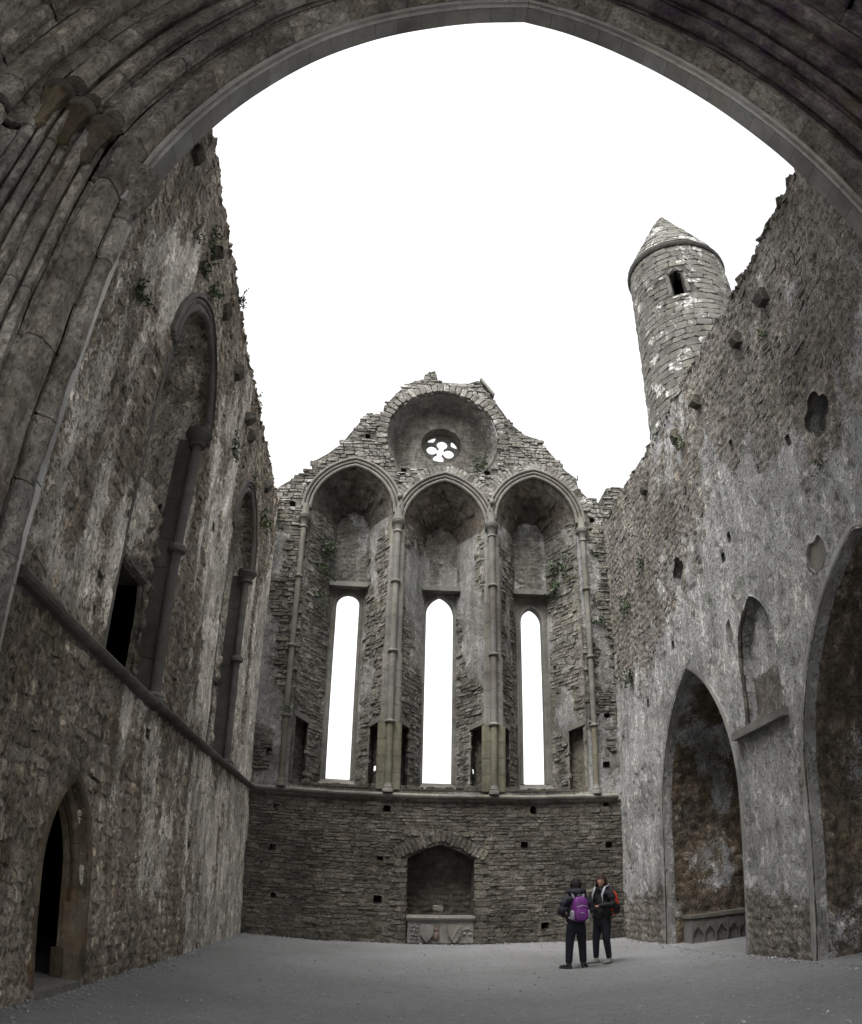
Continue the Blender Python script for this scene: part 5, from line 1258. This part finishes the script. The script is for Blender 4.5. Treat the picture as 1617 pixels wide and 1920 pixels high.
# ================================================================== PLANTS ON THE WALLS
def plant(name, label, p, nrm, size, n, mat, hang=0.5, seed=0, cat='plant', long=False):
    r = random.Random(seed); nrm = Vector(nrm).normalized(); p = Vector(p)
    T = thing(name, label, cat, p)
    side = nrm.cross(Vector((0, 0, 1))).normalized()
    lv, lf, sv = [], [], MB()
    for k in range(max(4, n // 9)):
        a = r.uniform(-1, 1); o = r.uniform(0.35, 1.0)
        tip = p + side * (a * size * 0.9) + nrm * (size * 0.65 * o) + Vector((0, 0, r.uniform(-hang, 0.75) * size * (1.6 if long else 1)))
        base = p + side * (a * size * 0.25) - nrm * 0.03
        midp = (base + tip) / 2 + Vector((0, 0, 0.16 * size)) + nrm * 0.04
        sv.tube([base, midp, tip], [0.006, 0.005, 0.003], 4)
        for q in range(9):
            t = 0.25 + 0.75 * q / 8
            c = base * (1 - t) ** 2 + midp * 2 * t * (1 - t) + tip * t * t
            c += Vector((r.gauss(0, 1), r.gauss(0, 1), r.gauss(0, 1))) * size * 0.09
            l = size * r.uniform(0.14, 0.30); d = Vector((r.gauss(0, 1), r.gauss(0, 1), r.gauss(0, 1))).normalized(); e = d.cross(Vector((r.gauss(0, 1), r.gauss(0, 1), r.gauss(0, 1)))).normalized()
            b = len(lv); lv += [c - d * l * 0.5, c + e * l * 0.28, c + d * l * 0.6, c - e * l * 0.28]; lf.append((b, b + 1, b + 2, b + 3))
    obj('leaves', lv, lf, mat, T, smooth=False); sv.build('stems', M['stem'], T)
    return T
west_pl = [
 ((8.0, 9.75), 0.30, 70, 'fern tuft growing just above the moulded arch of the nearer left window'),
 ((8.75, 9.98), 0.34, 90, 'bushy fern on top of the nearer left window arch'),
 ((8.05, 10.55), 0.30, 80, 'green fern hanging beside the second corbel from the left arch'),
 ((10.5, 11.50), 0.26, 60, 'small shrub sticking out against the sky from the left wall top'),
 ((13.6, 11.40), 0.24, 50, 'small dark tuft against the sky low on the far left wall top'),
 ((7.35, 9.9), 0.22, 40, 'small fern on bare left wall left of the window arch'),
 ((12.3, 9.2), 0.34, 70, 'fern trailing below the middle corbels of the left wall'),
 ((16.3, 9.7), 0.42, 90, 'dark bush under the farthest corbel in the left corner'),
 ((14.6, 9.95), 0.26, 50, 'moss green tuft on the hood of the farther left window'),
 ((6.2, 7.55), 0.30, 60, 'fern tuft growing beside the pale edge of the clustered pier')]
for k, ((y, z), sz, n_, lab) in enumerate(west_pl):
    plant('wall_fern', lab, (XL + 0.02, y, z), (1, 0, 0.1), sz * 1.0, int(n_ * 1.4), M['leaf'] if k % 3 else M['ivy'], 0.9, 400 + k, long=k in (2, 6))['group'] = 'ferns rooted in the left wall'
east_pl = [((8.6, 9.9), 0.22, 40, 'small green tuft below the nearest corbel of the right wall'), ((12.6, 10.25), 0.3, 60, 'green tuft between two corbels high on the right wall'),
           ((8.05, 6.95), 0.2, 36, 'little fern hanging under the larger quatrefoil opening'), ((15.8, 9.0), 0.28, 60, 'dark tuft on the far upper right wall near the corner'), ((17.2, 8.3), 0.36, 80, 'dark bush in the far right corner, upper one'),
           ((17.3, 6.5), 0.34, 80, 'dark bush in the far right corner, lower one')]
for k, ((y, z), sz, n_, lab) in enumerate(east_pl):
    plant('wall_fern', lab, (XR - 0.02, y, z), (-1, 0, 0.1), sz * 1.05, int(n_ * 1.4), M['leaf'] if k < 3 else M['ivy'], 0.8, 440 + k)['group'] = 'ferns rooted in the right wall'
north_pl = [((-1.72, YB + 0.66, 10.6), (0.8, -0.5, 0), 0.38, 90, 'dark ivy at the top of the left embrasure beside the left capital'), ((-1.78, YB + 0.5, 9.9), (0.8, -0.5, 0), 0.34, 80, 'dark ivy trailing in the left embrasure below the upper ivy'),
            ((-1.80, YB + 0.35, 9.05), (0.8, -0.5, 0), 0.26, 60, 'small ivy tuft beside the lintel of the left window'), ((-2.3, YB - 0.1, 5.72), (0, -1, 0), 0.2, 50, 'grass tuft on the lowest ring of the leftmost shaft'),
            ((5.0, YB + 0.6, 10.3), (-0.8, -0.5, 0), 0.36, 80, 'ivy high in the right embrasure under its arch'), ((4.85, YB + 0.8, 9.65), (-0.8, -0.5, 0), 0.34, 80, 'ivy spilling beside the lintel of the right window'),
            ((5.3, YB + 0.2, 9.9), (-0.8, -0.5, 0), 0.24, 50, 'small ivy tuft between the right embrasure and its shaft'), ((5.83, YB - 0.03, 10.5), (0, -1, 0), 0.22, 50, 'fern on the end wall right of the rightmost capital'),
            ((5.80, YB - 0.03, 9.05), (0, -1, 0), 0.18, 40, 'small round tuft right of the rightmost shaft, upper one'), ((5.85, YB - 0.03, 8.45), (0, -1, 0), 0.26, 70, 'larger round tuft right of the rightmost shaft, lower one'),
            ((2.78, YB + 0.35, 13.45), (-0.8, -0.5, 0), 0.34, 90, 'dark ivy at the right foot of the round gable recess'), ((5.55, YB - 0.05, 12.9), (0, -1, 0.5), 0.12, 30, 'tiny tuft on the right slope of the gable'),
            ((-1.1, YB - 0.02, 11.0), (0, -1, 0), 0.01, 9, '')]
for k, (p, nrm, sz, n_, lab) in enumerate(north_pl[:-1]):
    plant('ivy_tuft', lab, p, nrm, sz * 1.2, int(n_ * 1.5), M['ivy'], 0.8, 480 + k)['group'] = 'ivy and ferns on the end wall'

# ================================================================== PEOPLE
def skin(name, pts, edges, rad_, mat, parent, sub=2, root=0):
    me = bpy.data.meshes.new(name); me.from_pydata(pts, edges, []); me.update()
    o = bpy.data.objects.new(name, me); COL.objects.link(o)
    md = o.modifiers.new('skin', 'SKIN'); md.use_smooth_shade = True
    sl = me.skin_vertices[0].data
    for i, r in enumerate(rad_):
        sl[i].radius = r if hasattr(r, '__len__') else (r, r); sl[i].use_root = (i == root)
    sb = o.modifiers.new('sub', 'SUBSURF'); sb.levels = sub; sb.render_levels = sub
    dg = bpy.context.evaluated_depsgraph_get(); em = bpy.data.meshes.new_from_object(o.evaluated_get(dg))
    bpy.data.objects.remove(o); bpy.data.meshes.remove(me)
    em.name = name; em.materials.clear(); em.materials.append(mat)
    return em
def join_meshes(name, mes, extra, mats, parent, Mw):
    """join evaluated meshes and MB shapes into one object; extra = [(MB, material index)]"""
    V, F, I, b = [], [], [], 0
    for me, mi in mes:
        V += [v.co.copy() for v in me.vertices]; F += [tuple(i + b for i in p.vertices) for p in me.polygons]; I += [mi] * len(me.polygons); b = len(V)
    for mb, mi in extra:
        V += [Vector(v) for v in mb.v]; F += [tuple(i + b for i in f) for f in mb.f]; I += [mi] * len(mb.f); b = len(V)
    V = [Mw @ v for v in V]
    return obj(name, V, F, mats[0], parent, mats=mats, midx=I)

def hand(mb, wrist, d, palm_n, side, s=1.0):
    """a palm with five bent fingers; d = direction of the fingers, palm_n = out of the palm, side = +1 / -1 for the thumb side"""
    d = Vector(d).normalized(); pn = Vector(palm_n); pn = (pn - d * pn.dot(d)).normalized(); a = d.cross(pn) * side; w0 = Vector(wrist)
    mb.tube([w0 - d * 0.01, w0 + d * 0.035, w0 + d * 0.085], [(0.026, 0.018), (0.04, 0.019), (0.038, 0.015)], 10)
    for k, (o, l) in enumerate(((0.028, 0.072), (0.010, 0.082), (-0.008, 0.076), (-0.025, 0.06))):
        b = w0 + d * 0.078 + a * o
        mb.tube([b, b + d * l * 0.45 + pn * 0.006, b + d * l * 0.8 + pn * 0.022, b + d * l * 0.92 + pn * 0.04], [0.0095, 0.009, 0.008, 0.006], 6)
    b = w0 + d * 0.02 + a * 0.032
    mb.tube([b, b + d * 0.03 + a * 0.022 + pn * 0.008, b + d * 0.06 + a * 0.024 + pn * 0.02], [0.013, 0.0115, 0.008], 6)

def head(mb, c, s=1.0):
    """a skull with jaw, nose, brow, mouth and ears, looking along -y"""
    def fn(p):
        x, y, z = p[0] - c[0], p[1] - c[1], p[2] - c[2]
        t = z / (0.115 * s)
        if t < 0: x *= 1 + 0.34 * t; y = y * (1 + 0.12 * t) - 0.012 * t * s * -1
        if y < 0:
            n_ = math.exp(-(x / (0.016 * s)) ** 2) * math.exp(-((z + 0.02 * s) / (0.026 * s)) ** 2); y -= 0.024 * s * n_
            e_ = (math.exp(-((abs(x) - 0.031 * s) / (0.014 * s)) ** 2)) * math.exp(-((z - 0.004 * s) / (0.012 * s)) ** 2); y += 0.010 * s * e_
            ch = math.exp(-(x / (0.03 * s)) ** 2) * math.exp(-((z + 0.098 * s) / (0.02 * s)) ** 2); y -= 0.012 * s * ch
        return (c[0] + x, c[1] + y, c[2] + z)
    mb.ellipsoid(c, (0.075 * s, 0.092 * s, 0.115 * s), 24, 18, fn)
    for sg in (-1, 1): mb.ellipsoid((c[0] + sg * 0.074 * s, c[1] + 0.008 * s, c[2] - 0.005 * s), (0.011 * s, 0.02 * s, 0.031 * s), 8, 6)
    return mb

def person(label, loc, yaw, height, pose):
    k = height / 1.62
    T = thing('person', label, 'person', loc)
    Mw = Matrix.Translation(loc) @ Matrix.Rotation(yaw, 4, 'Z') @ Matrix.Scale(k, 4)
    P = pose
    def mirror(a): return a
    hip = 0.84; sh = 1.31; nk = 1.38; hd = 1.505
    fL, fR = P['feet']         # (x, y) of ankles
    aL, aR = P['arms']         # shoulder, elbow, wrist, each in person space (front = -y)
    pts = [(0, 0, hip), (0, 0.0, 1.0), (0, 0.01, 1.18), (0, 0.015, sh - 0.01), (0, 0.0, nk + 0.02), (0, -0.01, hd - 0.06)]
    rad_ = [(0.12, 0.085), (0.10, 0.075), (0.11, 0.075), (0.085, 0.06), 0.045, 0.045]
    ed = [(0, 1), (1, 2), (2, 3), (3, 4), (4, 5)]
    for a, sg in ((aL, -1), (aR, 1)):
        b = len(pts); pts += [(sg * 0.145, 0.01, sh - 0.02), a[0], a[1]]; rad_ += [0.038, 0.032, 0.026]; ed += [(3, b), (b, b + 1), (b + 1, b + 2)]
    for (fx, fy), sg, kn in ((fL, -1, P['knee'][0]), (fR, 1, P['knee'][1])):
        b = len(pts); pts += [(sg * 0.085, 0, hip - 0.06), kn, (fx, fy, 0.085)]; rad_ += [0.085, 0.05, 0.033]; ed += [(0, b), (b, b + 1), (b + 1, b + 2)]
    bm = skin('body', pts, ed, rad_, M['skin'], None)
    hb = MB(); Rh = Matrix.Translation((0, -0.012, hd)) @ Matrix.Rotation(P['head'][0], 4, 'Z') @ Matrix.Rotation(P['head'][1], 4, 'X')
    h0 = MB(); head(h0, (0, 0, 0)); hb.add([tuple(Rh @ Vector(v)) for v in h0.v], h0.f)
    hands = MB()
    for a, sg in ((aL, -1), (aR, 1)):
        hand(hands, a[1], Vector(a[1]) - Vector(a[0]) + Vector(P.get('hand_dir', (0, 0, 0))), P.get('palm', (0, 0.3, -1)), sg)
    join_meshes('body', [(bm, 0)], [(hb, 0), (hands, 0)], [M['skin']], T, Mw)
    for sg in (-1, 1):
        fc = MB(); fc.ellipsoid((sg * 0.031, -0.079, 0.004), (0.012, 0.008, 0.007), 8, 6)
        join_meshes('eye', [], [(MB().add([tuple(Rh @ Vector(v)) for v in fc.v], fc.f), 0)], [M['eye']], T, Mw)
    lp = MB(); lp.ellipsoid((0, -0.088, -0.058), (0.022, 0.008, 0.008), 10, 6)
    join_meshes('mouth', [], [(MB().add([tuple(Rh @ Vector(v)) for v in lp.v], lp.f), 0)], [M['lip']], T, Mw)
    # hair
    def hair_fn(p): return p
    ha = MB()
    hl = P['hair_len']
    def hf(p):
        x, y, z = p
        j = 0.006 * sin(40 * x + 23 * z) + 0.005 * sin(31 * y + 57 * z)
        return (x * (1 + j * 3), y * (1 + j * 3) , z)
    nu, nv = 22, 12; vv, ff = [], []
    for i in range(nv + 1):
        t = i / nv
        for q in range(nu):
            a = 2 * pi * q / nu; front = max(0.0, -sin(a)); ang = t * (pi * 0.62)
            zmin = -0.02 - hl * (1 - front ** 0.7)
            if front > 0.55: zmin = 0.05
            zc = 0.137 * cos(ang) if t < 0.8 else 0.137 * cos(0.8 * pi * 0.62)
            zc = max(zc, zmin) if t < 0.8 else zmin + (zc - zmin) * (1 - (t - 0.8) / 0.2) if zmin < zc else max(zc, zmin)
            r = sin(min(ang, pi / 2)) * (1.0 + (0.10 if zc < 0 else 0))
            vv.append(hf((0.094 * r * cos(a), 0.11 * r * sin(a) + 0.012, zc)))
    for i in range(nv):
        for q in range(nu): ff.append((i * nu + q, (i + 1) * nu + q, (i + 1) * nu + (q + 1) % nu, i * nu + (q + 1) % nu))
    ha.add([tuple(Rh @ Vector(v)) for v in vv], ff)
    if P.get('hat'):
        hm = MB(); hm.ellipsoid((0, 0.02, 0.03), (0.105, 0.12, 0.125), 18, 12); ha.add([tuple(Rh @ Vector(v)) for v in hm.v], hm.f)
    join_meshes('hair', [], [(ha, 0)], [P['hair']], T, Mw)
    # jacket
    jp = [(0, 0.0, P['hem']), (0, 0.0, 0.92), (0, 0.0, 1.05), (0, 0.01, 1.2), (0, 0.012, sh - 0.02), (0, 0.0, nk - 0.01)]
    jr = [(0.205, 0.145), (0.195, 0.14), (0.18, 0.13), (0.185, 0.135), (0.15, 0.115), (0.085, 0.08)]
    je = [(0, 1), (1, 2), (2, 3), (3, 4), (4, 5)]
    for a, sg in ((aL, -1), (aR, 1)):
        b = len(jp); e0, w0 = Vector(a[0]), Vector(a[1]); ml = (e0 + w0) / 2
        jp += [(sg * 0.165, 0.01, sh - 0.01), tuple(e0), tuple(ml), tuple(w0 - (w0 - e0) * 0.05)]; jr += [0.088, 0.078, 0.068, 0.052]; je += [(4, b), (b, b + 1), (b + 1, b + 2), (b + 2, b + 3)]
    jm = skin('jacket', jp, je, jr, P['jacket'], None)
    for v in jm.vertices:
        x, y, z = v.co; d = 0.012 * sin(34 * z + 11 * x + 5 * y) + 0.010 * sin(57 * z - 17 * x) + 0.006 * sin(95 * z + 40 * x - 30 * y)
        n_ = v.normal; v.co += n_ * d
    ex = []
    if P.get('hood'):
        hd_ = MB(); hd_.tube([(-0.10, -0.06, nk + 0.02), (-0.115, 0.05, nk + 0.025), (0, 0.115, nk + 0.02), (0.115, 0.05, nk + 0.025), (0.10, -0.06, nk + 0.02)], [0.05, 0.062, 0.075, 0.062, 0.05], 10); ex.append((hd_, 0))
    else:
        cl = MB(); cl.lathe(0, -0.002, [(nk - 0.05, 0.10), (nk + 0.0, 0.085), (nk + 0.045, 0.075), (nk + 0.055, 0.066)], 14); ex.append((cl, 0))
    join_meshes('jacket', [(jm, 0)], ex, [P['jacket']], T, Mw)
    # trousers
    tp_ = [(0, 0, hip + 0.06), (0, 0, hip - 0.04)]; tr_ = [(0.155, 0.12), (0.165, 0.125)]; te = [(0, 1)]
    for (fx, fy), sg, kn in ((fL, -1, P['knee'][0]), (fR, 1, P['knee'][1])):
        b = len(tp_); m1 = (Vector(kn) + Vector((fx, fy, 0.1))) / 2
        tp_ += [(sg * 0.092, 0, hip - 0.12), tuple(kn), tuple(m1), (fx, fy, 0.07)]; tr_ += [0.10, P['leg'][0], P['leg'][1], P['leg'][2]]; te += [(1, b), (b, b + 1), (b + 1, b + 2), (b + 2, b + 3)]
    tm = skin('trousers', tp_, te, tr_, M['denim'], None)
    join_meshes('trousers', [(tm, 0)], [], [P['trousers']], T, Mw)
    for (fx, fy), yw in zip((fL, fR), P['toe']):
        sm = MB()
        def sf(p): 
            x, y, z = p; z = max(z, 0.0); z = z * (1.0 if y > -0.03 else 0.72); return (x * (1 - 0.25 * max(0, -y - 0.08) / 0.1), y, z)
        sm.ellipsoid((0, -0.065, 0.035), (0.046, 0.135, 0.062), 16, 10, sf)
        sm.tube([(0, 0.0, 0.04), (0, 0.005, 0.10)], [0.045, 0.048], 12)
        so_ = MB(); so_.prism([(0.048 * cos(a), -0.065 + 0.142 * sin(a)) for a in [2 * pi * q / 18 for q in range(18)]], lambda a, b, d: (a, b, d), -0.002, 0.022)
        R_ = Matrix.Translation((fx, fy, 0)) @ Matrix.Rotation(yw, 4, 'Z')
        sh_o = join_meshes('shoe', [], [(MB().add([tuple(R_ @ Vector(v)) for v in sm.v], sm.f), 0)], [P['shoe']], T, Mw)
        join_meshes('sole', [], [(MB().add([tuple(R_ @ Vector(v)) for v in so_.v], so_.f), 0)], [M['shoeblack']], sh_o, Mw)
    return T, Mw

def backpack(label, Mw, mats, size, stripe, lower):
    T = thing('backpack', label, 'backpack', Mw @ Vector((0, 0.2, 1.0)))
    w_, h_, d_ = size; y0 = 0.135
    def rb(mb, cx, cy, cz, a, b, c, p=3.2, nu=24, nv=14):
        v, f = [], []
        for i in range(nv + 1):
            t = -pi / 2 + pi * i / nv
            for q in range(nu):
                g = 2 * pi * q / nu; e = 2 / p
                sg = lambda u: (abs(u) ** e) * (1 if u >= 0 else -1)
                x, y, z = a * sg(cos(t)) * sg(cos(g)), b * sg(cos(t)) * sg(sin(g)), c * sg(sin(t))
                wob = 1 + 0.02 * sin(27 * z + 13 * x)
                v.append((cx + x * wob * (1 - 0.16 * max(0, z / c)), cy + y * wob, cz + z))
        for i in range(nv):
            for q in range(nu): f.append((i * nu + q, i * nu + (q + 1) % nu, (i + 1) * nu + (q + 1) % nu, (i + 1) * nu + q))
        return mb.add(v, f)
    cz = 1.09
    join_meshes('main_pocket', [], [(rb(MB(), 0, y0 + d_ / 2, cz, w_ / 2, d_ / 2, h_ / 2), 0)], [mats[0]], T, Mw)
    fp = join_meshes('front_pocket', [], [(rb(MB(), 0, y0 + d_ + 0.005, cz - h_ * 0.17, w_ * 0.40, 0.045, h_ * 0.28), 0)], [mats[1]], T, Mw)
    for sg in (-1, 1):
        join_meshes('side_pocket', [], [(rb(MB(), sg * w_ * 0.47, y0 + d_ * 0.5, cz - h_ * 0.22, 0.03, d_ * 0.42, h_ * 0.2), 0)], [mats[2]], T, Mw)
        st = MB(); st.tube([(sg * 0.085, y0 + 0.02, cz + h_ * 0.42), (sg * 0.10, 0.07, 1.43), (sg * 0.115, -0.05, 1.405), (sg * 0.115, -0.125, 1.27), (sg * 0.12, -0.115, 1.08), (sg * 0.15, 0.02, 0.95), (sg * 0.12, y0 + 0.02, 0.92)], [(0.026, 0.009)] * 7, 8)
        join_meshes('strap', [], [(st, 0)], [mats[3]], T, Mw)
    for q, zz in enumerate(stripe):
        zp = MB(); zp.tube([(-w_ * 0.36, y0 + d_ + 0.028, cz + zz - 0.02), (0, y0 + d_ * (1.0) + 0.05, cz + zz + 0.015), (w_ * 0.36, y0 + d_ + 0.028, cz + zz - 0.02)], [0.009] * 3, 6)
        join_meshes('zip', [], [(zp, 0)], [mats[2]], T, Mw)
    lp = MB(); lp.tube([(-0.035, y0 + 0.04, cz + h_ * 0.48), (-0.02, y0 + 0.04, cz + h_ * 0.57), (0.02, y0 + 0.04, cz + h_ * 0.57), (0.035, y0 + 0.04, cz + h_ * 0.48)], 0.007, 6)
    join_meshes('loop', [], [(lp, 0)], [mats[3]], T, Mw)
    return T

PA, MA = person('person in navy hooded jacket and black trousers seen from behind, wearing a purple backpack', (3.43, 12.96, 0.0), radians(180 + 4), 1.56, dict(
    feet=((-0.135, 0.0), (0.135, 0.0)), knee=((-0.115, -0.012, 0.46), (0.115, -0.012, 0.46)), toe=(radians(-38), radians(38)),
    arms=(((-0.31, 0.05, 1.06), (-0.17, -0.17, 0.99)), ((0.31, 0.05, 1.06), (0.17, -0.17, 0.99))), head=(radians(-12), 0.05), hair=M['hairblack'], hair_len=0.1, hat=True, hood=True,
    hem=0.80, jacket=M['navy'], trousers=M['denim'], leg=(0.08, 0.072, 0.066), shoe=M['shoeblack'], hand_dir=(0, -0.05, -0.02)))
backpack('purple and grey backpack worn over the navy hooded jacket', MA, (M['purple'], M['purple'], M['bluegrey'], M['bluegrey']), (0.30, 0.46, 0.17), (0.06, -0.07), None)
PB_, MBm = person('person with auburn hair and black jacket facing left, hands held together in front', (4.03, 13.42, 0.0), radians(-58), 1.63, dict(
    feet=((-0.10, -0.05), (0.11, 0.06)), knee=((-0.10, -0.055, 0.46), (0.11, -0.02, 0.46)), toe=(radians(-22), radians(14)),
    arms=(((-0.27, 0.0, 1.07), (-0.10, -0.24, 1.08)), ((0.27, 0.0, 1.07), (0.09, -0.24, 1.06))), head=(radians(24), 0.0), hair=M['hairred'], hair_len=0.17, hat=False, hood=False,
    hem=0.78, jacket=M['black'], trousers=M['denim'], leg=(0.07, 0.062, 0.05), shoe=M['shoegrey'], hand_dir=(0, -0.02, 0.0)))
backpack('orange-red and black backpack worn over the black jacket beside the right wall', MBm, (M['orange'], M['black'], M['black'], M['bluegrey']), (0.31, 0.46, 0.19), (0.08,), None)
